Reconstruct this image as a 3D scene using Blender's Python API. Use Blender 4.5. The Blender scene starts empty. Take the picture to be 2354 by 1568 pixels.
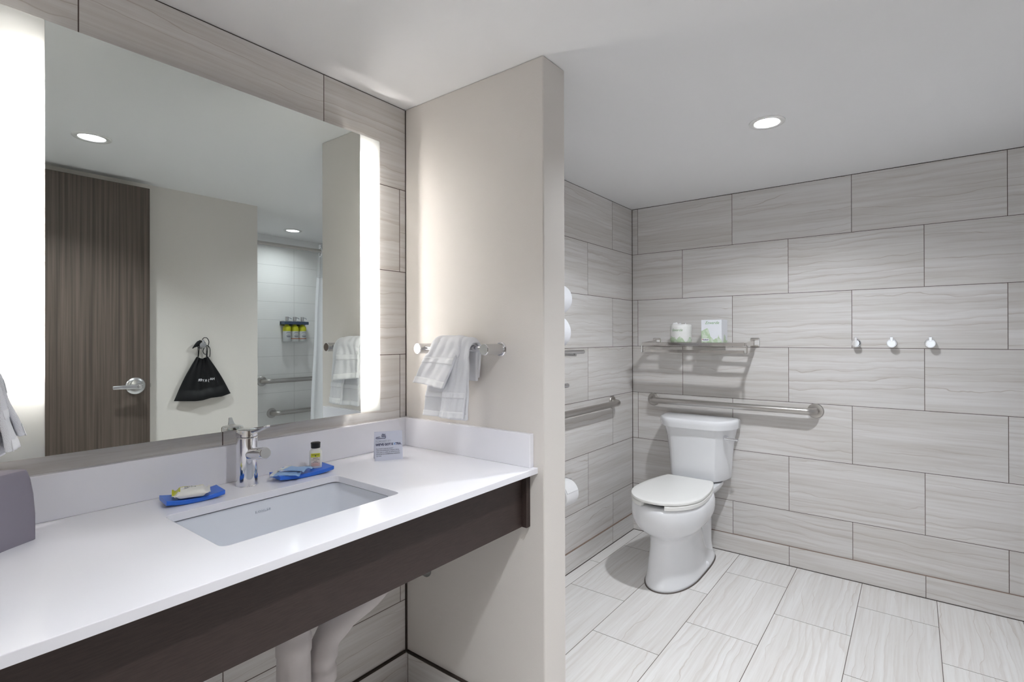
import bpy, bmesh, math, random
from mathutils import Vector, Matrix
random.seed(7)
C = bpy.context.scene.collection
S = bpy.context.scene
PI = math.pi

# ---------------------------------------------------------------- camera
YAW, PITCH, ROLL = .6352, .0023, -.0026
fwd0 = Vector((-math.sin(YAW), math.cos(YAW), 0)); rt0 = Vector((math.cos(YAW), math.sin(YAW), 0)); up0 = Vector((0, 0, 1))
f_ = fwd0*math.cos(PITCH)+up0*math.sin(PITCH); u_ = -fwd0*math.sin(PITCH)+up0*math.cos(PITCH)
r3 = rt0*math.cos(ROLL)+u_*math.sin(ROLL); u3 = -rt0*math.sin(ROLL)+u_*math.cos(ROLL)
cam_data = bpy.data.cameras.new('camera'); cam = bpy.data.objects.new('camera', cam_data); C.objects.link(cam)
M = Matrix((r3, u3, -f_)).transposed().to_4x4(); M.translation = Vector((0, 0, 1.282)); cam.matrix_world = M
cam_data.sensor_width = 36; cam_data.lens = 36*1186.78/2354
cam_data.shift_x = -(1227.08-1177)/2354; cam_data.shift_y = (772.33-784)/2354
cam_data.clip_start = .01
S.camera = cam

# ---------------------------------------------------------------- world, exposure
W = bpy.data.worlds.new('world'); S.world = W; W.use_nodes = True
W.node_tree.nodes['Background'].inputs[0].default_value = (.9, .95, 1, 1)
W.node_tree.nodes['Background'].inputs[1].default_value = 1.0
S.view_settings.view_transform = 'Standard'; S.view_settings.look = 'None'
S.view_settings.exposure = 0.33; S.view_settings.gamma = 1; S.view_settings.use_curve_mapping = False
P_VANITY, P_TOILET, P_SHOWER = 2150, 1240, 280       # radiance of the three downlight lenses
P_HALL_FILL = 120                                     # watts of the added fill light in the hall
P_TUBE = 230                                      # radiance of the tubes behind the mirror

# ---------------------------------------------------------------- dimensions
XW, XW2, YP0, YP1, XPE, YD = -1.533, -1.522, 1.272, 1.390, -.900, 3.1785
H, XR, YR, YB = 2.135, .435, 1.63, .055
XS = 1.32
CT, CB, CXF = .885, .867, -.922
XM = -1.495
TP, TQ = .6083, .305

# ---------------------------------------------------------------- helpers
def srgb(r, g, b):
    f = lambda c: (c/255/12.92) if c/255 <= .04045 else ((c/255+.055)/1.055)**2.4
    return (f(r), f(g), f(b), 1)

def newmat(name):
    m = bpy.data.materials.new(name); m.use_nodes = True
    nt = m.node_tree; return m, nt, nt.nodes['Principled BSDF']

def noise(nt, scale, detail=2, vec=None, dist=0, rough=.5):
    n = nt.nodes.new('ShaderNodeTexNoise'); n.inputs['Scale'].default_value = scale
    n.inputs['Detail'].default_value = detail; n.inputs['Distortion'].default_value = dist
    n.inputs['Roughness'].default_value = rough
    if vec is not None: nt.links.new(vec, n.inputs['Vector'])
    return n.outputs['Fac']

def math_(nt, op, a, b=None, c=None, clamp=False):
    n = nt.nodes.new('ShaderNodeMath'); n.operation = op; n.use_clamp = clamp
    for i, v in enumerate((a, b, c)):
        if v is None: continue
        if isinstance(v, (int, float)): n.inputs[i].default_value = v
        else: nt.links.new(v, n.inputs[i])
    return n.outputs[0]

def maprange(nt, v, a, b, c=0., d=1.):
    n = nt.nodes.new('ShaderNodeMapRange'); n.interpolation_type = 'SMOOTHSTEP'
    nt.links.new(v, n.inputs['Value'])
    for k, x in zip(('From Min', 'From Max', 'To Min', 'To Max'), (a, b, c, d)): n.inputs[k].default_value = x
    return n.outputs['Result']

def mixc(nt, fac, a, b):
    n = nt.nodes.new('ShaderNodeMix'); n.data_type = 'RGBA'
    for k, v in ((0, fac), (6, a), (7, b)):
        if isinstance(v, (int, float)): n.inputs[k].default_value = v
        elif isinstance(v, tuple): n.inputs[k].default_value = v
        else: nt.links.new(v, n.inputs[k])
    return n.outputs[2]

def coord(nt, which='Object', scale=(1, 1, 1), loc=(0, 0, 0)):
    t = nt.nodes.new('ShaderNodeTexCoord'); mp = nt.nodes.new('ShaderNodeMapping')
    nt.links.new(t.outputs[which], mp.inputs['Vector'])
    mp.inputs['Scale'].default_value = scale; mp.inputs['Location'].default_value = loc
    return mp.outputs['Vector']

def bump(nt, bs, h, strength, dist=.001):
    b = nt.nodes.new('ShaderNodeBump'); b.inputs['Strength'].default_value = strength
    b.inputs['Distance'].default_value = dist
    nt.links.new(h, b.inputs['Height']); nt.links.new(b.outputs[0], bs.inputs['Normal'])

def plain(name, col, rough=.5, metal=0, coat=0, bscale=0, bstr=.2, bdist=.001, trans=0, sss=0, spec=.5):
    m, nt, bs = newmat(name)
    bs.inputs['Base Color'].default_value = col; bs.inputs['Roughness'].default_value = rough
    bs.inputs['Metallic'].default_value = metal; bs.inputs['Coat Weight'].default_value = coat
    bs.inputs['Transmission Weight'].default_value = trans
    bs.inputs['Specular IOR Level'].default_value = spec
    if sss: bs.inputs['Subsurface Weight'].default_value = sss; bs.inputs['Subsurface Scale'].default_value = .01
    v = coord(nt)
    r = math_(nt, 'MULTIPLY_ADD', noise(nt, 6, 3, v), .06, rough-.03, clamp=True)
    nt.links.new(r, bs.inputs['Roughness'])
    if bscale: bump(nt, bs, noise(nt, bscale, 3, v), bstr, bdist)
    return m

def emit(name, col, strength):
    m, nt, bs = newmat(name)
    bs.inputs['Base Color'].default_value = (.8, .8, .8, 1)
    bs.inputs['Emission Color'].default_value = col; bs.inputs['Emission Strength'].default_value = strength
    return m

def tile_mat(name, light, dark, line, grout, bw=TP, rh=TQ, rough=.35, mortar=.0013):
    m, nt, bs = newmat(name)
    uv = nt.nodes.new('ShaderNodeUVMap'); uv.uv_map = 'UVMap'
    sep = nt.nodes.new('ShaderNodeSeparateXYZ'); nt.links.new(uv.outputs[0], sep.inputs[0])
    br = nt.nodes.new('ShaderNodeTexBrick'); nt.links.new(uv.outputs[0], br.inputs['Vector'])
    br.offset = .5; br.offset_frequency = 2; br.squash = 1
    for k, v in (('Scale', 1), ('Mortar Size', mortar), ('Mortar Smooth', 0), ('Bias', 0), ('Brick Width', bw), ('Row Height', rh)):
        br.inputs[k].default_value = v
    br.inputs['Color1'].default_value = (0, 0, 0, 1); br.inputs['Color2'].default_value = (1, 1, 1, 1)
    br.inputs['Mortar'].default_value = (.5, .5, .5, 1)
    rnd = nt.nodes.new('ShaderNodeSeparateColor'); nt.links.new(br.outputs['Color'], rnd.inputs[0]); rnd = rnd.outputs[0]
    off = math_(nt, 'MULTIPLY', rnd, 37.)
    def vec(su, sv, extra=0):
        c = nt.nodes.new('ShaderNodeCombineXYZ')
        nt.links.new(math_(nt, 'MULTIPLY', sep.outputs[0], su), c.inputs[0])
        nt.links.new(math_(nt, 'MULTIPLY', sep.outputs[1], sv), c.inputs[1])
        nt.links.new(math_(nt, 'ADD', off, extra), c.inputs[2]); return c.outputs[0]
    broad = noise(nt, 1, 3, vec(.9, 14))
    fine = noise(nt, 1, 4, vec(2.6, 90, 5), rough=.6)
    warp = noise(nt, 1, 4, vec(2.6, 4.5, 11), rough=.5)
    # long wandering strata lines
    big = noise(nt, 1, 2, vec(.55, 3.0, 47))
    h = math_(nt, 'ADD', math_(nt, 'MULTIPLY', sep.outputs[1], 26.), math_(nt, 'ADD', math_(nt, 'MULTIPLY', warp, 2.6), math_(nt, 'MULTIPLY', big, 5.)))
    h = math_(nt, 'ADD', h, math_(nt, 'MULTIPLY', off, 3.1))
    fr = math_(nt, 'ABSOLUTE', math_(nt, 'SUBTRACT', math_(nt, 'FRACT', h), .5))
    ln = maprange(nt, fr, 0., .05, 1., 0.)
    ln = math_(nt, 'MULTIPLY', ln, maprange(nt, noise(nt, 1, 3, vec(1.6, 14, 23)), .42, .66))
    h2 = math_(nt, 'SUBTRACT', math_(nt, 'FRACT', h), .5)
    soft = math_(nt, 'MULTIPLY', maprange(nt, h2, 0., .45, .9, 0.), maprange(nt, h2, -.03, 0., 0., 1.))
    soft = math_(nt, 'MULTIPLY', soft, maprange(nt, noise(nt, 1, 2, vec(1.0, 8, 31)), .42, .68))
    base = mixc(nt, maprange(nt, broad, .3, .7), light, dark)
    base = mixc(nt, math_(nt, 'MULTIPLY', maprange(nt, fine, .35, .75), .28), base, line)
    base = mixc(nt, math_(nt, 'MULTIPLY', soft, .34), base, line)
    base = mixc(nt, math_(nt, 'MULTIPLY', ln, .62), base, line)
    tint = math_(nt, 'MULTIPLY_ADD', rnd, .07, .965)
    hsv = nt.nodes.new('ShaderNodeHueSaturation'); nt.links.new(base, hsv.inputs['Color']); nt.links.new(tint, hsv.inputs['Value'])
    nt.links.new(mixc(nt, br.outputs['Fac'], hsv.outputs[0], grout), bs.inputs['Base Color'])
    nt.links.new(math_(nt, 'MULTIPLY_ADD', br.outputs['Fac'], .4, rough), bs.inputs['Roughness'])
    bs.inputs['Specular IOR Level'].default_value = .4
    bump(nt, bs, math_(nt, 'SUBTRACT', 1., br.outputs['Fac']), .5, .001)
    return m

def wood(name, c1, c2, scale, rough=.5, c3=None):
    m, nt, bs = newmat(name); v = coord(nt, 'Object', scale)
    a = noise(nt, 1, 4, v, rough=.6)
    v2 = coord(nt, 'Object', tuple(s*5 for s in scale)); b = noise(nt, 1, 3, v2, rough=.7)
    f = math_(nt, 'ADD', math_(nt, 'MULTIPLY', maprange(nt, a, .3, .7), .7), math_(nt, 'MULTIPLY', b, .3))
    nt.links.new(mixc(nt, f, c1, c2), bs.inputs['Base Color']); bs.inputs['Roughness'].default_value = rough
    bump(nt, bs, b, .15, .0005)
    return m

def link(name, me, mat=None, parent=None):
    o = bpy.data.objects.new(name, me); C.objects.link(o)
    if mat is not None: me.materials.append(mat)
    if parent is not None:
        o.parent = parent
        if me is not None:
            root = parent; L = Vector((0, 0, 0))
            while root is not None: L += root.location; root = root.parent
            me.transform(Matrix.Translation(-L))
    return o

def build(name, bm, mat=None, parent=None, smooth=False, bev=0, seg=2, uvfn=None, mats=None):
    bm.normal_update()
    if uvfn:
        lay = bm.loops.layers.uv.new('UVMap')
        for f in bm.faces:
            for l in f.loops: l[lay].uv = uvfn(l.vert.co, f.normal)
    me = bpy.data.meshes.new(name); bm.to_mesh(me); bm.free()
    if smooth:
        for p in me.polygons: p.use_smooth = True
        me.set_sharp_from_angle(angle=math.radians(smooth if smooth > 1 else 40))
    o = link(name, me, mat, parent)
    for m in (mats or []): me.materials.append(m)
    if bev:
        b = o.modifiers.new('bevel', 'BEVEL'); b.width = bev; b.segments = seg; b.limit_method = 'ANGLE'; b.angle_limit = math.radians(35)
    return o

def tag(o, label, cat, group=None, kind=None):
    if label: o['label'] = label
    if cat: o['category'] = cat
    if group: o['group'] = group
    if kind: o['kind'] = kind
    return o

def thing(name, loc, label, cat, group=None):
    o = bpy.data.objects.new(name, None); C.objects.link(o); o.location = loc
    o.empty_display_size = .05
    return tag(o, label, cat, group)

def struct(o): o['kind'] = 'structure'; return o

def copy_tree(o, parent=None, offset=None, label=None):
    c = o.copy(); C.objects.link(c); c.parent = parent
    if offset is not None: c.location = Vector(o.location)+Vector(offset)
    if label: c['label'] = label
    for ch in list(o.children): copy_tree(ch, c)
    return c

def NB(): return bmesh.new()

def box(bm, x0, x1, y0, y1, z0, z1, mat=None):
    vs = [bm.verts.new(p) for p in ((x0, y0, z0), (x1, y0, z0), (x1, y1, z0), (x0, y1, z0), (x0, y0, z1), (x1, y0, z1), (x1, y1, z1), (x0, y1, z1))]
    if mat is not None:
        for v in vs: v.co = mat @ v.co
    for f in ((0, 3, 2, 1), (4, 5, 6, 7), (0, 1, 5, 4), (1, 2, 6, 5), (2, 3, 7, 6), (3, 0, 4, 7)): bm.faces.new([vs[i] for i in f])
    return bm

def loft(bm, rings, cap0=True, cap1=True):
    R = [[bm.verts.new(p) for p in r] for r in rings]; n = len(R[0])
    for a, b in zip(R, R[1:]):
        for i in range(n): bm.faces.new((a[i], a[(i+1) % n], b[(i+1) % n], b[i]))
    if cap0: bm.faces.new(R[0][::-1])
    if cap1: bm.faces.new(R[-1])
    return bm

def frame(d):
    d = Vector(d).normalized(); a = Vector((0, 0, 1)) if abs(d.z) < .9 else Vector((1, 0, 0))
    x = d.cross(a).normalized(); return x, d.cross(x).normalized()

def lathe(bm, prof, base, axis=(0, 0, 1), n=32, cap=True):
    base = Vector(base); ax = Vector(axis).normalized(); x, y = frame(ax)
    # orientation so that faces point outwards for increasing height
    if x.cross(y).dot(ax) < 0: y = -y
    rings = [[base+ax*h+(x*math.cos(2*PI*i/n)+y*math.sin(2*PI*i/n))*r for i in range(n)] for r, h in prof]
    return loft(bm, rings, cap, cap)

def cyl(bm, p0, p1, r, n=24, r1=None):
    p0 = Vector(p0); p1 = Vector(p1); return lathe(bm, [(r, 0), (r if r1 is None else r1, (p1-p0).length)], p0, p1-p0, n)

def catmull(pts, k=6):
    P = [Vector(p) for p in pts]; out = []
    for i in range(len(P)-1):
        p0 = P[max(i-1, 0)]; p1 = P[i]; p2 = P[i+1]; p3 = P[min(i+2, len(P)-1)]
        for j in range(k):
            t = j/k
            out.append(.5*((2*p1)+(p2-p0)*t+(2*p0-5*p1+4*p2-p3)*t*t+(-p0+3*p1-3*p2+p3)*t**3))
    out.append(P[-1]); return out

def tube(bm, pts, r, n=16, cap=True):
    P = [Vector(p) for p in pts]; rings = []
    rr = r if isinstance(r, (list, tuple)) else [r]*len(P)
    T = [(P[min(i+1, len(P)-1)]-P[max(i-1, 0)]).normalized() for i in range(len(P))]
    x, y = frame(T[0])
    for i, p in enumerate(P):
        t = T[i]; x = (x-t*x.dot(t)).normalized(); y = t.cross(x)
        rings.append([p+(x*math.cos(2*PI*k/n)+y*math.sin(2*PI*k/n))*rr[i] for k in range(n)])
    return loft(bm, rings, cap, cap)

def rrect(x0, x1, y0, y1, r, z, k=6):
    out = []
    for cx, cy, a0 in ((x1-r, y1-r, 0), (x0+r, y1-r, 90), (x0+r, y0+r, 180), (x1-r, y0+r, 270)):
        for i in range(k+1):
            a = math.radians(a0+90*i/k); out.append(Vector((cx+r*math.cos(a), cy+r*math.sin(a), z)))
    return out

def plate(bm, outer, holes, z0, z1):
    """Slab with holes: loops are lists of (x, y)."""
    for z, flip in ((z1, False), (z0, True)):
        edges = []
        for lp in [outer]+holes:
            vs = [bm.verts.new((p[0], p[1], z)) for p in lp]
            edges += [bm.edges.new((vs[i], vs[(i+1) % len(vs)])) for i in range(len(vs))]
        r = bmesh.ops.triangle_fill(bm, use_beauty=True, use_dissolve=False, edges=edges)
        fs = [g for g in r['geom'] if isinstance(g, bmesh.types.BMFace)]
        for f in fs:
            f.normal_update()
            if (f.normal.z > 0) == flip: f.normal_flip()
    for k, lp in enumerate([outer]+holes):
        n = len(lp)
        for i in range(n):
            a, b = lp[i], lp[(i+1) % n]
            q = [bm.verts.new((a[0], a[1], z0)), bm.verts.new((b[0], b[1], z0)), bm.verts.new((b[0], b[1], z1)), bm.verts.new((a[0], a[1], z1))]
            bm.faces.new(q)
    bmesh.ops.remove_doubles(bm, verts=bm.verts, dist=1e-6)
    bmesh.ops.recalc_face_normals(bm, faces=bm.faces)
    return bm

def text(name, body, size, origin, right, up, mat, parent, ext=.0002, shear=0, spacing=1, align='LEFT', sx=1, label=None, offset=0):
    cu = bpy.data.curves.new(name, 'FONT'); cu.body = body; cu.size = size; cu.extrude = ext; cu.shear = shear
    cu.space_character = spacing; cu.align_x = align; cu.align_y = 'CENTER'; cu.resolution_u = 3; cu.offset = offset
    tmp = bpy.data.objects.new('tmp', cu); C.objects.link(tmp); bpy.context.view_layer.update()
    me = bpy.data.meshes.new_from_object(tmp.evaluated_get(bpy.context.evaluated_depsgraph_get()))
    bpy.data.objects.remove(tmp); bpy.data.curves.remove(cu)
    r = Vector(right).normalized(); u = Vector(up).normalized(); n = r.cross(u)
    Mx = Matrix((r*sx, u, n)).transposed().to_4x4(); Mx.translation = Vector(origin)
    me.transform(Mx); me.name = name
    me.materials.clear()
    return link(name, me, mat, parent)

# ---------------------------------------------------------------- materials
GR = srgb(86, 74, 68)
T_wall = tile_mat('wall_tile', srgb(228, 226, 225), srgb(215, 212, 209), srgb(172, 159, 148), GR)
T_floor = tile_mat('floor_tile', srgb(236, 235, 234), srgb(229, 227, 225), srgb(192, 181, 171), srgb(100, 90, 84), bw=.61)
T_white = plain('white_shower_tile', srgb(244, 246, 246), .2)
def white_tile():
    m, nt, bs = newmat('white_wall_tile')
    uv = nt.nodes.new('ShaderNodeUVMap'); uv.uv_map = 'UVMap'
    br = nt.nodes.new('ShaderNodeTexBrick'); nt.links.new(uv.outputs[0], br.inputs['Vector']); br.offset = 0
    for k, v in (('Scale', 1), ('Mortar Size', .0018), ('Mortar Smooth', 0), ('Brick Width', .61), ('Row Height', .1523)): br.inputs[k].default_value = v
    nt.links.new(mixc(nt, br.outputs['Fac'], srgb(240, 240, 239), srgb(214, 215, 214)), bs.inputs['Base Color'])
    sp = nt.nodes.new('ShaderNodeSeparateXYZ'); nt.links.new(uv.outputs[0], sp.inputs[0])
    w = math_(nt, 'SINE', math_(nt, 'MULTIPLY', sp.outputs[1], 420.))
    bump(nt, bs, math_(nt, 'SUBTRACT', math_(nt, 'MULTIPLY', w, .15), br.outputs['Fac']), .4, .001)
    bs.inputs['Roughness'].default_value = .25; return m
T_white = white_tile()
M_paint = plain('beige_wall_paint', srgb(222, 217, 212), .55, bscale=330, bstr=.28, bdist=.0012)
M_ceil = plain('ceiling_paint', srgb(240, 240, 241), .8)
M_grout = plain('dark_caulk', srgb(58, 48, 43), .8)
M_counter = plain('white_quartz', srgb(243, 243, 249), .1, spec=.38)
M_porc = plain('porcelain', srgb(236, 237, 240), .08)
M_basin = plain('basin_ceramic', srgb(234, 237, 244), .08)
M_plastic = plain('white_plastic', srgb(240, 240, 238), .22)
M_chrome = plain('chrome', (.82, .82, .84, 1), .05, 1)
M_chromer = plain('satin_chrome', (.62, .62, .63, 1), .22, 1)
M_steel = plain('brushed_steel', (.52, .50, .48, 1), .3, 1, bscale=300, bstr=.05)
M_shelfm = plain('polished_steel', (.66, .64, .62, 1), .07, 1)
M_apron = wood('dark_laminate', srgb(46, 35, 32), srgb(61, 48, 45), (420, 30, 420), .5)
M_door = wood('door_laminate', srgb(58, 49, 43), srgb(106, 94, 86), (85, 85, 1.0), .4)
M_towel = plain('terry_cotton', srgb(246, 247, 252), .95, bscale=900, bstr=.9, bdist=.002, spec=.1)
M_towelband = plain('woven_band', srgb(243, 244, 248), .9, bscale=1500, bstr=.4, bdist=.001, spec=.1)
M_hem = plain('towel_hem', srgb(247, 248, 251), .9, bscale=2500, bstr=.2, spec=.1)
M_cover = plain('grey_plastic', srgb(138, 133, 146), .6)
M_blue = plain('blue_frosted_glass', srgb(46, 110, 214), .35, sss=.25)
M_black = plain('black_plastic', srgb(14, 14, 16), .35)
M_cloth = plain('black_cloth', srgb(8, 9, 13), .55, bscale=500, bstr=.15, spec=.35)
M_cord = plain('black_cord', srgb(12, 12, 14), .7)
M_paper = plain('white_paper', srgb(238, 238, 240), .8)
M_wrap = plain('white_wrapper', srgb(236, 236, 232), .3, bscale=60, bstr=.5, bdist=.002)
M_yellow = plain('yellow_green_print', srgb(206, 208, 50), .35)
M_pkt = plain('light_blue_foil', srgb(150, 186, 232), .3, bscale=90, bstr=.5, bdist=.002)
M_ink = plain('navy_ink', srgb(32, 42, 92), .6)
M_grey = plain('grey_ink', srgb(120, 124, 140), .6)
M_lb = plain('light_blue_ink', srgb(120, 170, 225), .6)
M_card = plain('pale_card', srgb(214, 218, 234), .5)
M_green = plain('green_ink', srgb(132, 172, 122), .6)
M_red = plain('red_ink', srgb(190, 90, 90), .6)
M_whiteink = plain('white_print', srgb(235, 235, 240), .6)
M_bottle = plain('white_bottle', srgb(236, 236, 230), .3)
M_pipe = plain('pipe_insulation', srgb(196, 190, 190), .45, bscale=35, bstr=.3, bdist=.003)
M_brown = plain('orange_band', srgb(190, 110, 60), .5)
M_sh = plain('shampoo_bottle', srgb(222, 226, 228), .3)
M_slate = plain('slate_metal', srgb(90, 105, 130), .25, .8)
M_engrave = plain('grey_lettering', srgb(186, 192, 204), .4)
def mirror_mat():
    m, nt, bs = newmat('mirror_silver'); bs.inputs['Base Color'].default_value = (.72, .760, .738, 1)
    bs.inputs['Metallic'].default_value = 1; bs.inputs['Roughness'].default_value = 0; return m
M_mirror = mirror_mat()
def frosted():
    m = bpy.data.materials.new('frosted_glass'); m.use_nodes = True; nt = m.node_tree
    nt.nodes.remove(nt.nodes['Principled BSDF'])
    out = nt.nodes['Material Output']
    tr = nt.nodes.new('ShaderNodeBsdfTranslucent'); tr.inputs[0].default_value = (.84, .86, .85, 1)
    df = nt.nodes.new('ShaderNodeBsdfDiffuse'); df.inputs[0].default_value = (.84, .88, .86, 1)
    gl = nt.nodes.new('ShaderNodeBsdfGlossy'); gl.inputs['Roughness'].default_value = .03
    m1 = nt.nodes.new('ShaderNodeMixShader'); m1.inputs[0].default_value = .5
    nt.links.new(tr.outputs[0], m1.inputs[1]); nt.links.new(df.outputs[0], m1.inputs[2])
    fr = nt.nodes.new('ShaderNodeFresnel'); fr.inputs[0].default_value = 1.5
    m2 = nt.nodes.new('ShaderNodeMixShader'); nt.links.new(fr.outputs[0], m2.inputs[0])
    nt.links.new(m1.outputs[0], m2.inputs[1]); nt.links.new(gl.outputs[0], m2.inputs[2])
    tp_ = nt.nodes.new('ShaderNodeBsdfTransparent'); m3 = nt.nodes.new('ShaderNodeMixShader'); m3.inputs[0].default_value = .35
    nt.links.new(m2.outputs[0], m3.inputs[1]); nt.links.new(tp_.outputs[0], m3.inputs[2])
    nt.links.new(m3.outputs[0], out.inputs[0]); return m
M_frost = frosted()
def acrylic():
    m = bpy.data.materials.new('opal_acrylic'); m.use_nodes = True; nt = m.node_tree; nt.nodes.remove(nt.nodes['Principled BSDF'])
    tr = nt.nodes.new('ShaderNodeBsdfTranslucent'); tr.inputs[0].default_value = (.95, .95, .95, 1)
    df = nt.nodes.new('ShaderNodeBsdfDiffuse'); df.inputs[0].default_value = (.85, .85, .85, 1)
    mx = nt.nodes.new('ShaderNodeMixShader'); mx.inputs[0].default_value = .2
    nt.links.new(tr.outputs[0], mx.inputs[1]); nt.links.new(df.outputs[0], mx.inputs[2]); nt.links.new(mx.outputs[0], nt.nodes['Material Output'].inputs[0]); return m
M_acryl = acrylic()
def leafprint(name, base, seed):
    m, nt, bs = newmat(name); g = coord(nt, 'Generated', (1, 1, 1), (seed, 0, 0))
    t = nt.nodes.new('ShaderNodeTexCoord'); sp = nt.nodes.new('ShaderNodeSeparateXYZ'); nt.links.new(t.outputs['Generated'], sp.inputs[0])
    x = math_(nt, 'SUBTRACT', sp.outputs[0], 0.)
    n1 = noise(nt, 3, 1, coord(nt, 'Generated', (1, .6, .35), (seed, 0, 0)))
    hgt = math_(nt, 'MULTIPLY_ADD', n1, 1.25, -.18)
    hgt = math_(nt, 'SUBTRACT', hgt, math_(nt, 'MULTIPLY', x, .22))
    msk = maprange(nt, math_(nt, 'SUBTRACT', hgt, sp.outputs[2]), 0, .02)
    tone = noise(nt, 5, 2, coord(nt, 'Generated', (1, 1, 1), (seed+5, 0, 0)))
    gcol = mixc(nt, maprange(nt, tone, .45, .5), srgb(210, 221, 206), srgb(188, 208, 178))
    nt.links.new(mixc(nt, msk, base, gcol), bs.inputs['Base Color']); bs.inputs['Roughness'].default_value = .45
    return m
M_leaf1 = leafprint('leaf_print_wrap', srgb(236, 236, 234), 1.3)
M_leaf2 = leafprint('leaf_print_carton', srgb(232, 234, 240), 4.1)
def curtainmat(name, a, col):
    m = bpy.data.materials.new(name); m.use_nodes = True; nt = m.node_tree; nt.nodes.remove(nt.nodes['Principled BSDF'])
    d = nt.nodes.new('ShaderNodeBsdfDiffuse'); d.inputs[0].default_value = col
    t = nt.nodes.new('ShaderNodeBsdfTranslucent'); t.inputs[0].default_value = col
    p = nt.nodes.new('ShaderNodeBsdfTransparent'); a1 = nt.nodes.new('ShaderNodeMixShader'); a1.inputs[0].default_value = .4
    nt.links.new(d.outputs[0], a1.inputs[1]); nt.links.new(t.outputs[0], a1.inputs[2])
    a2 = nt.nodes.new('ShaderNodeMixShader'); a2.inputs[0].default_value = a
    nt.links.new(p.outputs[0], a2.inputs[1]); nt.links.new(a1.outputs[0], a2.inputs[2])
    nt.links.new(a2.outputs[0], nt.nodes['Material Output'].inputs[0]); return m
M_curt = curtainmat('curtain_fabric', .96, (.88, .89, .92, 1))
M_curtclear = curtainmat('clear_vinyl', .35, (.85, .87, .9, 1))
M_slotshade = plain('slot_shade', srgb(12, 12, 12), .8)

# ---------------------------------------------------------------- room shell
def slab(name, x0, x1, y0, y1, z0, z1, mat, uvfn=None, bev=0):
    return struct(build(name, box(NB(), x0, x1, y0, y1, z0, z1), mat, uvfn=uvfn, bev=bev))
HT = H-.004
# wall tile grids: even rows have a joint at u + TP/2 = n TP
slab('wall_vanity', XW-.1, XW, YB-.12, YP1-.02, 0, HT, T_wall, lambda c, n: (-(c.y-(YP0-.0281))+TP*20, c.z))
slab('wall_left', XW2-.11, XW2, YP1-.02, YD+.1, 0, HT, T_wall, lambda c, n: (-(c.y-(YD-.2814))+TP/2+TP*20, c.z))
slab('wall_back', XW2, XS+.1, YD, YD+.1, 0, HT, T_wall, lambda c, n: (c.x-(XW2+.0413)+TP/2+TP*20, c.z))
slab('wall_partition', XW, XPE, YP0, YP1, 0, H, M_paint, bev=.004)
slab('wall_right', XR, XR+.1, YB-.12, YR, 0, H, M_paint)
slab('wall_shower_end', XR+.1, XS+.1, YR-.1, YR, 0, H, M_paint)
def wuv(c, n): return (c.y+.61*10-2.36, c.z+.092)
slab('wall_shower', XS, XS+.1, YR, YD, 0, 2.04, T_white, wuv)
slab('wall_shower_upper', XS+.006, XS+.1, YR, YD, 2.04, H, M_ceil)
slab('wall_rear', XW, -.5, YB-.12, YB, 0, H, M_paint)
slab('wall_rear_header', -.5, XR, YB-.12, YB, 2.06, H, M_paint)
slab('floor', XW2-.1, XS+.1, YB-.12, YD+.1, -.05, 0, T_floor, lambda c, n: (c.y-2.886+.305+6.1, c.x+1.442+3.05))
# dark joints at the ceiling and in the corners
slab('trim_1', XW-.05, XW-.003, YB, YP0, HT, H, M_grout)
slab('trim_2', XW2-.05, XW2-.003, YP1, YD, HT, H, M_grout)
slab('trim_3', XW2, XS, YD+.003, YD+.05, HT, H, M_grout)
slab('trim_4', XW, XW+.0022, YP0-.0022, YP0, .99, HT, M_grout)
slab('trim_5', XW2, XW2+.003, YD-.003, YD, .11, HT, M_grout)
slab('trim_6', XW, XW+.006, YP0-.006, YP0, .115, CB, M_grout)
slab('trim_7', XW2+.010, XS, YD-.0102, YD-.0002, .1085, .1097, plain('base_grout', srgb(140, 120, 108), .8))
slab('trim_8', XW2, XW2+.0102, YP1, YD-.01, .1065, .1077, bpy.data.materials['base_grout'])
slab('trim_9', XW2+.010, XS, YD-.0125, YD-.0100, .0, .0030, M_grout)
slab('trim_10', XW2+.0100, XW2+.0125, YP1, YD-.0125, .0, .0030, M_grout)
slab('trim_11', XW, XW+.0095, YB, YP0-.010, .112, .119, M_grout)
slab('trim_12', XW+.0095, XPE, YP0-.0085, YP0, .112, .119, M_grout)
# tile bases (the UV runs in the odd-row phase)
slab('baseboard_back', XW2, XS, YD-.01, YD, .002, .1085, T_wall, lambda c, n: (c.x-.0415+TP*20, .305*3+.12+c.z))
slab('baseboard_left', XW2, XW2+.01, YP1, YD-.01, .002, .1065, T_wall, lambda c, n: (-(c.y-2.873)+TP*20, .305*3+.12+c.z))
slab('baseboard_vanity', XW, XW+.01, YB, YP0, .002, .112, T_wall, lambda c, n: (c.y+TP*20+.2, .305*3+.12+c.z))
slab('baseboard_partition', XW+.01, XPE+.01, YP0-.01, YP0, .002, .112, T_wall, lambda c, n: (c.x+TP*20+.905, .305*3+.12+c.z))

LIGHTS = [(-.185, .650, P_VANITY, 'recessed ceiling downlight above the vanity area, seen only in the mirror'),
          (-.4695, 2.2045, P_TOILET, 'recessed ceiling downlight in the toilet area, seen directly'),
          (.985, 2.166, P_SHOWER, 'recessed ceiling downlight over the shower stall')]
RO, RI = .0665, .0455
circ = lambda x, y, r, n=40: [(x+r*math.cos(2*PI*i/n), y+r*math.sin(2*PI*i/n)) for i in range(n)]
bm = plate(NB(), [(XW-.1, YB-.12), (XS+.1, YB-.12), (XS+.1, YD+.1), (XW-.1, YD+.1)], [circ(x, y, RI+.003) for x, y, _, _ in LIGHTS], H, H+.02)
struct(build('ceiling', bm, M_ceil))

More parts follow.
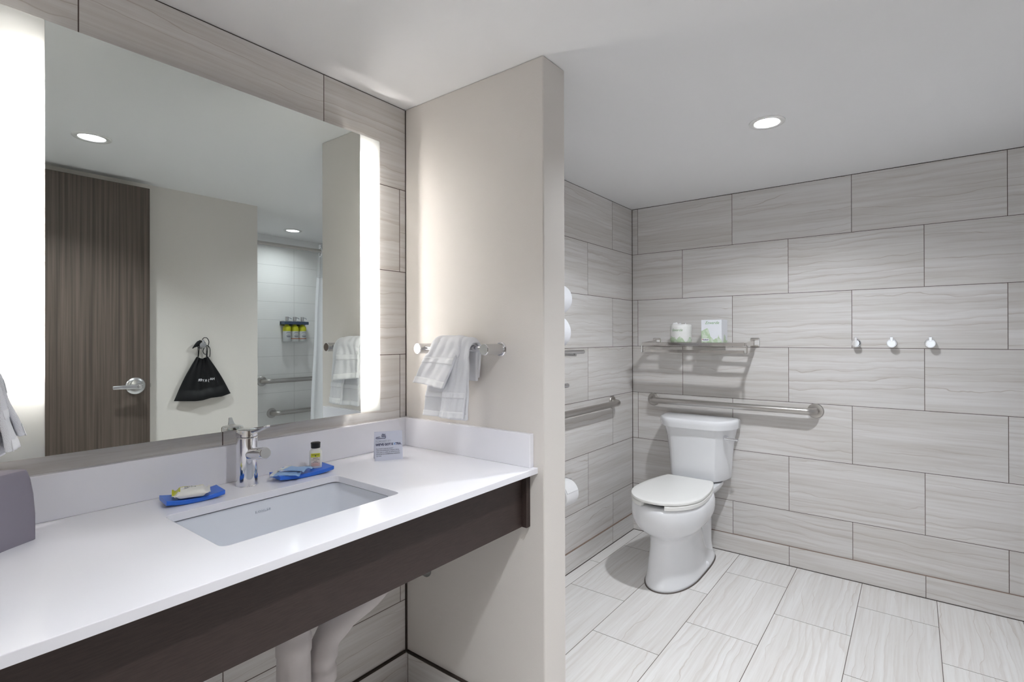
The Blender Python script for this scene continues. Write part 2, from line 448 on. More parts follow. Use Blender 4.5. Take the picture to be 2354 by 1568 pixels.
# hall beyond the open doorway behind the camera
M_hallw = plain('hall_paint', srgb(206, 200, 192), .7)
for nm_, a_ in (('wall_hall_back_left', (-1.4, -1.2, 0, 2.44)), ('wall_hall_back_right', (1.4, 1.6, 0, 2.44)), ('wall_hall_back_sill', (-1.2, 1.4, 0, .35)), ('wall_hall_back_head', (-1.2, 1.4, 2.2, 2.44))):
    slab(nm_, a_[0], a_[1], -1.85, -1.75, a_[2], a_[3], M_hallw)
wf = NB()
for a_ in ((-1.2, -1.16, .35, 2.2), (1.36, 1.4, .35, 2.2), (-1.16, 1.36, .35, .39), (-1.16, 1.36, 2.16, 2.2), (.08, .12, .39, 2.16)): box(wf, a_[0], a_[1], -1.83, -1.78, a_[2], a_[3])
struct(build('fill_window_1', wf, M_plastic, bev=.003))  # added unseen window, lets world light in as fill for the ceiling
pl_ = bpy.data.lights.new('fill_window_portal', 'AREA'); pl_.shape = 'RECTANGLE'; pl_.size = 2.6; pl_.size_y = 1.85; pl_.cycles.is_portal = True
po_ = bpy.data.objects.new('fill_window_portal', pl_); C.objects.link(po_); po_.location = (.1, -1.86, 1.275); po_.rotation_euler = (PI/2, 0, 0)
slab('wall_hall_left', -1.5, -1.4, -1.85, YB-.12, 0, 2.44, M_hallw)
slab('wall_hall_right', 1.6, 1.7, -1.85, YB-.12, 0, 2.44, M_hallw)
slab('wall_hall_front', XR+.1, 1.6, YB-.22, YB-.12, 0, 2.44, M_hallw)
slab('wall_hall_lintel', XW-.1, XR+.1, YB-.22, YB-.12, 2.06, 2.44, M_hallw)
slab('wall_hall_stub', XW-.1, -.5, YB-.22, YB-.12, 0, 2.06, M_hallw)
slab('ceiling_hall', -1.5, 1.7, -1.85, YB-.12, 2.44, 2.5, M_ceil)
slab('floor_hall', -1.5, 1.7, -1.85, YB-.12, -.05, -.002, plain('hall_carpet', srgb(150, 146, 140), .95, bscale=400, bstr=.6))
hl = thing('hall_fill_light', (-.1, -.95, 2.39), 'added square fill light in the hall behind the doorway, outside the picture', 'light')  # added unseen lamp, brightens the bathroom through the doorway
build('housing', box(NB(), -.45, .25, -1.3, -.6, 2.41, 2.44), M_plastic, hl, bev=.004)
build('diffuser', box(NB(), -.43, .23, -1.28, -.62, 2.395, 2.41), emit('hall_fill_diffuser', (1, .97, .93, 1), P_HALL_FILL/10.), hl)

# ---------------------------------------------------------------- downlights
def downlight(x, y, power, label):
    hl_ = .046 if label.endswith('mirror') else .018; lr_ = .031 if hl_ > .03 else .036
    t = thing('ceiling_downlight', (x, y, H), label, 'light', 'recessed ceiling downlights')
    bm = NB(); n = 48
    prof = [(RO, .0005), (RO, -.0035), (RO-.002, -.005), (RI+.003, -.005), (RI+.0005, -.003), (RI, 0)]
    rings = [[(x+r*math.cos(2*PI*i/n), y+r*math.sin(2*PI*i/n), H+h) for i in range(n)] for r, h in prof]
    loft(bm, rings, False, False); build('trim_ring', bm, M_plastic, t, smooth=1)
    bm = NB(); prof = [(RI, 0), (RI-.004, .02), (RI-.012, .05), (.026, .062)] if hl_ < .03 else [(RI, 0), (RI-.002, .015), (RI-.007, .035), (lr_+.001, .0475)]
    rings = [[(x+r*math.cos(2*PI*i/n), y+r*math.sin(2*PI*i/n), H+h) for i in range(n)] for r, h in prof]
    loft(bm, rings, False, False); build('reflector', bm, plain('can_reflector', (.9, .9, .9, 1), .2, .6), t, smooth=1)
    bm = NB(); lathe(bm, [(.001, 0), (lr_, .002), (lr_, .006)], (x, y, H+hl_), (0, 0, 1), 32)
    build('lens', bm, emit('lens_glow', (.93, .965, 1, 1), power), t)
    return t
for a in LIGHTS: downlight(*a)

# ---------------------------------------------------------------- mirror with lit frosted side bands
MY0, MY1, MZ0, MZ1, SB = .190, 1.127, 1.030, 1.9635, .078
mr = thing('wall_mirror', (XW, (MY0+MY1)/2, MZ0), 'large wall mirror with lit frosted side bands above the vanity counter', 'mirror')
build('mirror_glass', box(NB(), XM-.004, XM, MY0+SB, MY1-SB, MZ0, MZ1), M_mirror, mr)
build('housing', box(NB(), XW+.0005, XM-.0045, MY0+SB+.006, MY1-SB-.006, MZ0+.03, MZ1-.03), M_plastic, mr)
leak_strips = [(MY1-.009, MY1-.006, MZ0+.01, MZ1-.01), (MY0+.006, MY0+.009, MZ0+.01, MZ1-.01)]
for a, b in ((MY0+.009, MY0+SB+.006), (MY1-SB-.006, MY1-.009)): leak_strips += [(a, b, MZ1-.012, MZ1-.009), (a, b, MZ0+.009, MZ0+.012)]
for q_ in leak_strips: build('leak_diffuser', box(NB(), XW+.0005, -1.5000 if q_[3]-q_[2] > .1 else -1.5085, *q_), M_acryl, mr)  # added acrylic strips that block and soften light leaking from the tubes
for a, b, ty, z0, z1 in ((MY0, MY0+SB, MY0+SB-.010, MZ0+.17, MZ1-.10), (MY1-SB, MY1, MY1-SB+.010, MZ0+.06, MZ1-.06)):
    p = build('frosted_band', box(NB(), XM-.003, XM, a, b, MZ0, MZ1), M_frost, mr); p['label'] = 'frosted lit glass band'
    bm = cyl(NB(), (XW+.014, ty, z0), (XW+.014, ty, z1), .006, 12)
    build('light_tube', bm, emit('tube_glow', (1, .96, .915, 1), P_TUBE), mr, smooth=1)

# ---------------------------------------------------------------- vanity
SX0, SX1, SY0, SY1 = -1.347, -1.057, .437, .861
hole = [(p.x, p.y) for p in rrect(SX0, SX1, SY0, SY1, .018, 0)]
bm = plate(NB(), [(XW+.001, YB+.001), (CXF, YB+.001), (CXF, YP0-.001), (XW+.001, YP0-.001)], [hole], CB, CT)
ct = thing('vanity_countertop', (XW, .66, CB), 'white stone vanity countertop with backsplash and undermount sink opening', 'countertop')
build('counter_slab', bm, M_counter, ct, bev=.0012, seg=2)
build('backsplash', box(NB(), XW+.001, XW+.021, YB+.001, YP0-.001, CT, .987), M_counter, ct, bev=.0015)
build('side_splash', box(NB(), XW+.021, -.938, YP0-.021, YP0-.001, CT, .987), M_counter, ct, bev=.0015)
# basin
sk = thing('undermount_sink', ((SX0+SX1)/2, (SY0+SY1)/2, .64), 'white rectangular undermount basin set in the vanity countertop', 'sink')
e = .006
rings = [rrect(SX0-.03, SX1+.03, SY0-.03, SY1+.03, .03, CB-.0035), rrect(SX0-.03, SX1+.03, SY0-.03, SY1+.03, .03, CB-.012),
         rrect(SX0-e-.01, SX1+e+.01, SY0-e-.01, SY1+e+.01, .03, CB-.014), rrect(SX0-e-.006, SX1+e+.006, SY0-e-.006, SY1+e+.006, .04, .70),
         rrect(SX0+.02, SX1-.02, SY0+.015, SY1-.015, .06, .655), rrect(SX0+.06, SX1-.06, SY0+.06, SY1-.06, .05, .645)]
inner = [rrect(SX0-e, SX1+e, SY0-e, SY1+e, .024, CB-.0035), rrect(SX0-e+.002, SX1+e-.002, SY0-e+.002, SY1+e-.002, .026, CB-.03),
         rrect(SX0, SX1-.004, SY0+.004, SY1-.008, .03, .74), rrect(SX0+.008, SX1-.014, SY0+.014, SY1-.02, .035, .70),
         rrect(SX0+.03, SX1-.035, SY0+.04, SY1-.045, .04, .678), rrect(SX0+.12, SX1-.12, SY0+.18, SY1-.18, .02, .668)]
bm = NB(); A = [[bm.verts.new(p) for p in r] for r in rings]; B = [[bm.verts.new(p) for p in r] for r in inner]
n = len(A[0])
for Q, sgn in ((A, 1), (B, -1)):
    for a, b in zip(Q, Q[1:]):
        for i in range(n): bm.faces.new((a[i], b[i], b[(i+1) % n], a[(i+1) % n]) if sgn > 0 else (a[i], a[(i+1) % n], b[(i+1) % n], b[i]))
for i in range(n): bm.faces.new((A[0][i], A[0][(i+1) % n], B[0][(i+1) % n], B[0][i]))
bm.faces.new(A[-1][::-1]); bm.faces.new(B[-1])
bmesh.ops.recalc_face_normals(bm, faces=bm.faces)
build('basin', bm, M_basin, sk, smooth=50)
bm = lathe(NB(), [(.021, 0), (.021, .002), (.017, .003), (.016, .001)], ((SX0+SX1)/2, (SY0+SY1)/2, .6685), (0, 0, 1), 28)
build('drain', bm, M_chromer, sk, smooth=1)
text('lettering', 'KOHLER', .0085, (SX0-.0022, .636, .838), (0, 1, 0), (0, 0, 1), M_engrave, sk, spacing=1.35, ext=.0003)
# apron under the counter
ap = thing('vanity_apron', (-.98, .66, .70), 'dark brown laminate apron panel under the white countertop', 'panel')
build('panel', box(NB(), -.988, -.970, YB+.002, YP0-.002, .700, CB-.001), M_apron, ap, bev=.001)
build('end_strip', box(NB(), -.970, -.952, YP0-.020, YP0-.001, .700, CB-.001), M_apron, ap, bev=.001)

# faucet
fx, fy = -1.452, .663
fc = thing('sink_faucet', (fx, fy, CT), 'chrome single-lever faucet standing behind the sink', 'faucet')
bm = NB(); lathe(bm, [(.0275, 0), (.0275, .001), (.0262, .002), (.0262, .128), (.0245, .130)], (fx, fy, CT), n=48)
build('body', bm, M_chrome, fc, smooth=1)
bm = NB(); lathe(bm, [(.025, .1315), (.0268, .1335), (.0268, .146), (.0255, .1495), (.020, .151)], (fx, fy, CT), n=48)
build('handle_cap', bm, M_chrome, fc, smooth=1)
bm = NB(); a = math.radians(12); pts = []
for s, w, th, lift in ((.008, .014, .004, 0), (.022, .013, .004, 0), (.034, .009, .0035, .003), (.052, .0065, .003, .010), (.068, .005, .003, .017)):
    pts.append([(fx+s, fy+.35*s+w, CT+.1455+lift-th), (fx+s, fy+.35*s+w, CT+.1455+lift+th), (fx+s, fy+.35*s-w, CT+.1455+lift+th), (fx+s, fy+.35*s-w, CT+.1455+lift-th)])
loft(bm, pts); bmesh.ops.recalc_face_normals(bm, faces=bm.faces)
build('lever', bm, M_chrome, fc, smooth=1, bev=.0015)
bm = NB(); sp0 = Vector((fx, fy, CT+.082)); sd = Vector((1, .06, .16)).normalized()
lathe(bm, [(.0155, 0), (.0155, .088), (.0150, .090), (.0142, .0905)], sp0, sd, 40)
build('spout', bm, M_chrome, fc, smooth=1)
bm = NB(); lathe(bm, [(.0135, 0), (.0135, .0012)], sp0+sd*.0905, sd, 32)
o = build('spout_cap', bm, M_chromer, fc, smooth=1); o['label'] = 'round grey spout end cap'

# under-counter pipes
pp = thing('drain_pipe', (-1.2, .655, .30), 'white insulated drain trap under the vanity counter', 'pipe')
bm = tube(NB(), [(-1.2, .655, z) for z in (.645, .60, .57, .565, .53, .525, .50, .42, .30, .20)], [.030, .036, .037, .040, .040, .037, .038, .039, .039, .036], 24)
build('tailpiece_cover', bm, M_pipe, pp, smooth=60)
bm = tube(NB(), catmull([(-1.2, .655, .21), (-1.202, .663, .16), (-1.207, .695, .135), (-1.213, .727, .16), (-1.215, .735, .22), (-1.215, .735, .44)], 5), .029, 24)
build('trap_bend', bm, M_pipe, pp, smooth=60)
path = catmull([(-1.215, .735, .415), (-1.215, .735, .45), (-1.215, .737, .475), (-1.215, .752, .512), (-1.215, .790, .542), (-1.215, .850, .562), (-1.215, .925, .598), (-1.235, 1.00, .635), (-1.33, 1.08, .665), (-1.526, 1.12, .675)], 6)
rad = []
for i, p in enumerate(path):
    t = i/(len(path)-1)
    rad.append(.0375 if t < .10 else (.0335 if t < .13 else .0355+.0022*math.sin(t*34)))
bm = tube(NB(), path, rad, 28); build('trap_arm_cover', bm, M_pipe, pp, smooth=60)
bm = lathe(NB(), [(.028, 0), (.028, .004), (.02, .012), (.012, .03)], (-1.425, YP0, .445), (0, -1, 0), 28)
tag(build('valve_escutcheon', bm, plain('dull_metal', (.2, .2, .2, 1), .4, .8), smooth=1), 'small dark round valve cover on the beige partition under the counter', 'valve')

# ---------------------------------------------------------------- grab bars
def grab_bar(name, a, b, nrm, label, off=.057, r=.0185):
    """a, b: flange centres on the wall; nrm: away from the wall."""
    a, b, nrm = Vector(a), Vector(b), Vector(nrm); d = (b-a).normalized()
    t = thing(name, a, label, 'grab bar')
    k = .045; pts = [a+nrm*.004]
    for i in range(9):
        th = PI/2*i/8; pts.append(a+nrm*(off-k+k*math.sin(th))+d*(k-k*math.cos(th)))
    for i in range(9):
        th = PI/2*(1-i/8); pts.append(b+nrm*(off-k+k*math.sin(th))-d*(k-k*math.cos(th)))
    pts.append(b+nrm*.004)
    build('bar', tube(NB(), pts, r, 24), M_steel, t, smooth=60)
    for c in (a, b):
        build('wall_flange', lathe(NB(), [(.0405, 0), (.0405, .003), (.037, .007), (.022, .009), (.0195, .0085)], c, nrm, 40), M_steel, t, smooth=30)
    return t
grab_bar('grab_bar', (-1.3695, YD, .876), (-.4345, YD, .876), (0, -1, 0), 'brushed steel grab bar on the tiled wall directly above the toilet')
grab_bar('grab_bar', (XW2, 2.888, .876), (XW2, 1.83, .876), (1, 0, 0), 'brushed steel grab bar on the tiled wall left of the toilet')
grab_bar('grab_bar', (XS, 2.085, .925), (XS, 3.0, .925), (-1, 0, 0), 'upper steel grab bar on the white shower wall')
grab_bar('grab_bar', (XS, 2.165, .655), (XS, 3.0, .655), (-1, 0, 0), 'lower steel grab bar on the white shower wall')

# ---------------------------------------------------------------- toilet
TX = -1.047
tl = thing('toilet', (TX, 2.78, 0), 'white two-piece toilet with closed lid against the tiled wall', 'toilet')
def ring(z, w, yf, yc, yb, nb=3., nf=2.1, n=64, xc=TX):
    out = []
    for i in range(n):
        t = 2*PI*i/n; c, s = math.cos(t), math.sin(t)
        if s < 0: e, a = nf, yc-yf
        else: e, a = nb, yb-yc
        out.append(Vector((xc+w*math.copysign(abs(c)**(2/e), c), yc+a*math.copysign(abs(s)**(2/e), s), z)))
    return out
rs = [ring(*r) for r in ((.000, .126, 2.452, 2.72, 3.12, 3.6), (.004, .129, 2.449, 2.72, 3.123, 3.6), (.016, .129, 2.449, 2.72, 3.123, 3.6), (.032, .124, 2.456, 2.72, 3.11, 3.2), (.07, .117, 2.468, 2.70, 3.04, 2.6),
      (.12, .112, 2.480, 2.70, 3.0, 2.6), (.18, .106, 2.492, 2.70, 2.98, 2.6), (.225, .105, 2.497, 2.69, 2.96, 2.6), (.248, .110, 2.492, 2.68, 2.95, 2.5), (.262, .122, 2.478, 2.67, 2.95, 2.4),
      (.278, .142, 2.450, 2.66, 2.95, 2.3), (.30, .163, 2.424, 2.65, 2.95), (.325, .178, 2.405, 2.65, 2.96), (.350, .187, 2.394, 2.65, 2.96), (.378, .190, 2.390, 2.65, 2.96),
      (.405, .189, 2.391, 2.65, 2.96), (.421, .185, 2.395, 2.65, 2.955), (.430, .178, 2.402, 2.65, 2.95), (.432, .16, 2.42, 2.65, 2.94))]
build('bowl', loft(NB(), rs), M_porc, tl, smooth=70)
# rear trapway column and tank deck
rs = [ring(z, w, 2.80, 2.95, yb, 6, 4) for z, w, yb in ((.0, .100, 3.12), (.012, .100, 3.12), (.03, .090, 3.11), (.08, .085, 3.10), (.25, .085, 3.10), (.36, .10, 3.12), (.395, .135, 3.14), (.425, .150, 3.145), (.436, .147, 3.143))]
build('tank_deck', loft(NB(), rs), M_porc, tl, smooth=60)
build('floor_seal', loft(NB(), [ring(.0004, .134, 2.443, 2.72, 3.126, 3.6), ring(.004, .132, 2.445, 2.72, 3.125, 3.6)]), plain('dark_seal', srgb(92, 84, 80), .7), tl, smooth=40)
for sx in (-1, 1):
    bm = lathe(NB(), [(.016, 0), (.0155, .01), (.012, .019), (.004, .024), (.001, .0245)], (TX+sx*.118, 2.86, .02), (sx*.25, 0, 1), 24)
    build('bolt_cap', bm, M_porc, tl, smooth=60)
def tank_ring(z, w, fw, yf, bulge=.012, ex=0):
    yb = 3.158+ex; P = []
    half = [(0, yf-bulge-ex), (fw*.5, yf-bulge*.75-ex), (fw*.9, yf-bulge*.05-ex*.8), (fw+.012, yf+.006-ex*.4), (fw+.35*(w-fw)+.010, yf+.035), (fw+.72*(w-fw)+.010, yf+.085), (w, yf+.145), (w, yb-.012), (w-.012, yb)]
    P = [Vector((TX+x, y, z)) for x, y in half] + [Vector((TX-x, y, z)) for x, y in half[:0:-1]]
    return P
rs = [tank_ring(z, w, fw, yf, .006) for z, w, fw, yf in ((.440, .160, .098, 3.005), (.446, .172, .108, 2.990), (.458, .177, .112, 2.984), (.52, .181, .114, 2.981), (.60, .186, .116, 2.977), (.68, .196, .121, 2.970), (.72, .205, .126, 2.963), (.752, .212, .130, 2.957))]
build('tank', loft(NB(), rs), M_porc, tl, smooth=38, bev=.003, seg=2)
rs = [tank_ring(z, w, fw, yf, .006) for z, w, fw, yf in ((.748, .214, .132, 2.953), (.750, .226, .136, 2.940), (.775, .2285, .138, 2.937), (.790, .2285, .138, 2.937), (.798, .224, .135, 2.941), (.802, .212, .128, 2.952))]
build('tank_lid', loft(NB(), rs), M_porc, tl, smooth=45)
# flush lever on the right chamfer
n_ = Vector((.62, -.78, 0)).normalized(); lp = Vector((TX+.184, 3.010, .706))
lv = build('flush_lever', lathe(NB(), [(.014, -.012), (.014, .004), (.011, .010), (.010, .016)], lp, n_, 28), M_chrome, tl, smooth=1)
tdir = Vector((.80, -.12, -.02)).normalized(); q = lp+n_*.015
build('lever_arm', tube(NB(), [q-tdir*.012, q, q+tdir*.02, q+tdir*.05, q+tdir*.064], [.0075, .0080, .0062, .0066, .0060], 16), M_chrome, lv, smooth=60)
# seat and lid
def seat_loop(o, z, back=2.925):
    out = []; yc, a, w, ab = 2.62, .228+o, .184+o, .45
    n = 56
    th0 = math.acos(min(1, (back-yc)/ab))
    for i in range(n+1):
        th = th0+(2*PI-2*th0)*i/n   # measured from +y, running round the front
        c, s = math.cos(th), math.sin(th)
        y = yc+(ab if c > 0 else a)*c; x = TX-w*math.copysign(abs(s)**.96, s)
        out.append(Vector((x, y, z)))
    return out
bm = loft(NB(), [seat_loop(-.010, .4535), seat_loop(0, .456), seat_loop(.002, .462), seat_loop(0, .4675), seat_loop(-.008, .470), seat_loop(-.03, .4715)])
bmesh.ops.recalc_face_normals(bm, faces=bm.faces); build('lid', bm, M_plastic, tl, smooth=50)
out_, in_ = seat_loop(.001, 0), seat_loop(-.055, 0)
n = len(out_); bm = NB()
def seg(i0, i1):
    R = []
    for i in range(i0, i1+1):
        o_, p_ = out_[i], in_[i]
        R.append([Vector((o_.x, o_.y, .433)), Vector((o_.x, o_.y, .449)), Vector((o_.x*.93+p_.x*.07, o_.y*.93+p_.y*.07, .4528)), Vector((p_.x, p_.y, .4528)), Vector((p_.x, p_.y, .433))])
    loft(bm, R)
seg(0, 24); seg(32, n-1)
bmesh.ops.recalc_face_normals(bm, faces=bm.faces)
build('seat', bm, M_plastic, tl, smooth=45)
bm = NB(); box(bm, TX-.10, TX+.10, 2.905, 2.945, .430, .4545); build('seat_hinge', bm, M_plastic, tl, bev=.004)
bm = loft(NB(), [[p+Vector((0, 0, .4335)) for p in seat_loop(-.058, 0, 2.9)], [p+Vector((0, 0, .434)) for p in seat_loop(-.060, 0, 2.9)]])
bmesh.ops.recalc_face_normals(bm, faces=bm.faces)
o = build('bowl_shade_disc', bm, plain('bowl_shadow', srgb(40, 40, 42), .3), tl); o['label'] = 'dark disc painted as bowl shade under the seat'  # dark disc on the closed bowl, paints the shade inside it

# ---------------------------------------------------------------- chrome shelf with bar on the back wall
sh = thing('towel_shelf', (-1.04, YD, 1.235), 'polished steel shelf rack with lower bar on the tiled wall above the toilet', 'shelf')
ZS = 1.2475
for x in (-1.345, -.745):
    build('wall_mount', box(NB(), x-.026, x+.026, YD-.010, YD, ZS-.026, ZS+.026), M_shelfm, sh, bev=.006, seg=3)
    s = 1 if x > -1 else -1
    bm = NB(); loft(bm, [[Vector((x-.010, YD-.008, ZS-.016)), Vector((x+.010, YD-.008, ZS-.016)), Vector((x+.010, YD-.008, ZS+.016)), Vector((x-.010, YD-.008, ZS+.016))],
                         [Vector((x-.007, 2.953, ZS-.020)), Vector((x+.007, 2.953, ZS-.020)), Vector((x+.007, 2.953, ZS+.001)), Vector((x-.007, 2.953, ZS+.001))]])
    bmesh.ops.recalc_face_normals(bm, faces=bm.faces); build('side_arm', bm, M_shelfm, sh, bev=.002)
    bm = NB(); box(bm, x+s*.009-.004, x+s*.009+.004, 2.955, 2.975, ZS-.062, ZS-.012); build('bar_bracket', bm, M_shelfm, sh, bev=.003)
build('front_rail', box(NB(), -1.345, -.745, 2.950, 2.960, ZS-.020, ZS), M_shelfm, sh, bev=.0015)
for y in (3.005, 3.055, 3.105):
    build('shelf_rail', box(NB(), -1.345, -.745, y, y+.014, ZS-.010, ZS), M_shelfm, sh, bev=.0015)
build('towel_bar', box(NB(), -1.335, -.752, 2.961, 2.969, ZS-.060, ZS-.042), M_shelfm, sh, bev=.0015)

# toilet roll in its wrapper
rc = (-1.139, 3.05)
tr = thing('wrapped_toilet_roll', (rc[0], rc[1], ZS), 'paper-wrapped toilet roll with green leaf print standing on the shelf', 'toilet paper')
bm = NB(); n = 48; R = []
for r, h, wob in ((.058, 0, 0), (.0625, .004, 0), (.0635, .02, .0004), (.0635, .06, .0006), (.0635, .092, .0006), (.061, .104, .001), (.050, .109, .002), (.020, .108, .002)):
    R.append([Vector((rc[0]+(r+wob*math.sin(7*2*PI*i/n))*math.cos(2*PI*i/n), rc[1]+(r+wob*math.sin(7*2*PI*i/n))*math.sin(2*PI*i/n), ZS+h+wob*math.sin(5*2*PI*i/n))) for i in range(n)])
loft(bm, R); build('wrapper', bm, M_leaf1, tr, smooth=60)
bm = NB()
for cx, cy, w, hh, ang in ((-.030, -.012, .034, .020, .3), (-.012, .006, .026, .015, 1.0), (.022, .010, .016, .019, 2.2)):
    c = Vector((rc[0]+cx, rc[1]+cy, ZS+.102)); d = Vector((math.cos(ang), math.sin(ang), 0)); e_ = Vector((-d.y, d.x, 0))
    loft(bm, [[c-d*w*.6-e_*w*.5, c+d*w*.6-e_*w*.5, c+d*w*.6+e_*w*.5, c-d*w*.6+e_*w*.5], [c-d*w*.35-e_*w*.1+Vector((0, 0, hh*.8)), c+d*w*.3-e_*w*.15+Vector((0, 0, hh)), c+d*w*.2+e_*w*.1+Vector((0, 0, hh*.9)), c-d*w*.3+e_*w*.1+Vector((0, 0, hh*.6))]])
bmesh.ops.recalc_face_normals(bm, faces=bm.faces); build('paper_fold', bm, M_paper, tr, smooth=30)
vd = Vector((-.42, .90, 0)).normalized()   # direction from camera to shelf items, for where the print sits
pr = Vector((.90, .42, 0)).normalized()
def curved_text(name, body, size, centre, r, ang0, z, mat, parent, shear=.35, sx=.95):
    o = text(name, body, size, (0, 0, 0), (1, 0, 0), (0, 1, 0), mat, None, shear=shear, align='CENTER', sx=sx)
    me = o.data
    L = Vector((0, 0, 0)); p = parent
    while p is not None: L += p.location; p = p.parent
    for v in me.vertices:
        a = ang0+v.co.x/r; v.co = Vector((centre[0]+(r+.0006+v.co.z)*math.cos(a), centre[1]+(r+.0006+v.co.z)*math.sin(a), z+v.co.y))-L
    o.parent = parent; return o
curved_text('lettering', 'Enverde', .021, rc, .0635, math.radians(-92), ZS+.074, M_green, tr)
# tissue carton
bx0, bx1, by0, by1 = -1.0005, -.884, 3.003, 3.118
tb = thing('tissue_carton', ((bx0+bx1)/2, (by0+by1)/2, ZS), 'cube tissue carton with green leaf print standing on the shelf', 'tissue box')
build('carton', box(NB(), bx0, bx1, by0, by1, ZS, ZS+.132), M_leaf2, tb, bev=.0015)
text('lettering', 'Enverde', .024, ((bx0+bx1)/2+.004, by0-.0006, ZS+.114), (1, 0, 0), (0, 0, 1), M_green, tb, shear=.35, align='CENTER')
bm = NB(); box(bm, bx0+.003, bx0+.045, by0-.0006, by0, ZS+.009, ZS+.024); lb = build('maker_label', bm, M_paper, tb)
bm = NB(); box(bm, bx0+.005, bx0+.010, by0-.0010, by0-.0005, ZS+.016, ZS+.021); build('maker_mark', bm, M_red, lb)
for k in range(7):
    box(bm := NB(), bx0+.012+k*.0043, bx0+.0150+k*.0043, by0-.0010, by0-.0005, ZS+.0135, ZS+.0135+.005+.002*(k % 3 == 0))
    build('maker_mark', bm, M_ink, lb)

# ---------------------------------------------------------------- robe hooks
def hook(x, y, z, nrm, label, group):
    """Round wall disc, stem and front disc with a small square peg on top; nrm points off the wall."""
    nrm = Vector(nrm); c = Vector((x, y, z)); t = thing('robe_hook', c, label, 'hook', group)
    build('wall_disc', lathe(NB(), [(.0225, 0), (.0225, .004), (.0205, .006)], c, nrm, 36), M_chrome, t, smooth=30)
    build('stem', lathe(NB(), [(.0125, .005), (.0125, .034)], c, nrm, 28), M_chrome, t, smooth=30)
    build('front_disc', lathe(NB(), [(.0170, .034), (.0180, .0355), (.0180, .0400), (.0170, .0415)], c, nrm, 36), M_chrome, t, smooth=30)
    side = nrm.cross(Vector((0, 0, 1))); p = c+nrm*.034
    Mx = Matrix((side, nrm, Vector((0, 0, 1)))).transposed().to_4x4(); Mx.translation = p
    build('peg', box(NB(), -.0065, .0065, 0, .008, .010, .032, Mx), M_chrome, t, bev=.0015)
    return t
hook(-.2455, YD, 1.246, (0, -1, 0), 'leftmost of the three chrome hooks on the tiled back wall', 'chrome robe hooks on the back wall')
hk = bpy.data.objects['robe_hook']
copy_tree(hk, None, (.1535, 0, 0), 'middle of the three chrome hooks on the tiled back wall')
copy_tree(hk, None, (.308, 0, 0), 'rightmost of the three chrome hooks on the tiled back wall')
bh = hook(XR, 1.297, 1.240, (-1, 0, 0), 'chrome hook holding the black drawstring bag, seen in the mirror', None)

# ---------------------------------------------------------------- towel bars and hand towels
def sheet(bm, fn, nu, nv):
    g = [[bm.verts.new(fn(i/nu, j/nv)) for i in range(nu+1)] for j in range(nv+1)]
    for j in range(nv):
        for i in range(nu): bm.faces.new((g[j][i], g[j][i+1], g[j+1][i+1], g[j+1][i]))
    return bm

def towel_bar(mir, label):
    Y = (lambda y: y) if not mir else (lambda y: YP0+YB-y)
    sg = 1 if not mir else -1
    t = thing('towel_bar', (-1.22, Y(YP0), 1.2475), label, 'towel bar')
    for x in (-1.372, -1.067):
        build('wall_flange', lathe(NB(), [(.0225, 0), (.0225, .005), (.0205, .0075)], (x, Y(YP0), 1.2437), (0, -sg, 0), 40), M_chrome, t, smooth=30)
        p = build('post', lathe(NB(), [(.0175, .007), (.0175, .081)], (x, Y(YP0), 1.2437), (0, -sg, 0), 40), M_chromer, t, smooth=30); p['label'] = 'satin grey post'
        build('end_cap', lathe(NB(), [(.0175, .081), (.0178, .0815), (.0178, .0835), (.0165, .085)], (x, Y(YP0), 1.2437), (0, -sg, 0), 40), M_chrome, t, smooth=30)
    build('bar', cyl(NB(), (-1.372, Y(1.2137), 1.2450), (-1.067, Y(1.2137), 1.2450), .0095, 24), M_chrome, t, smooth=30)
    return t

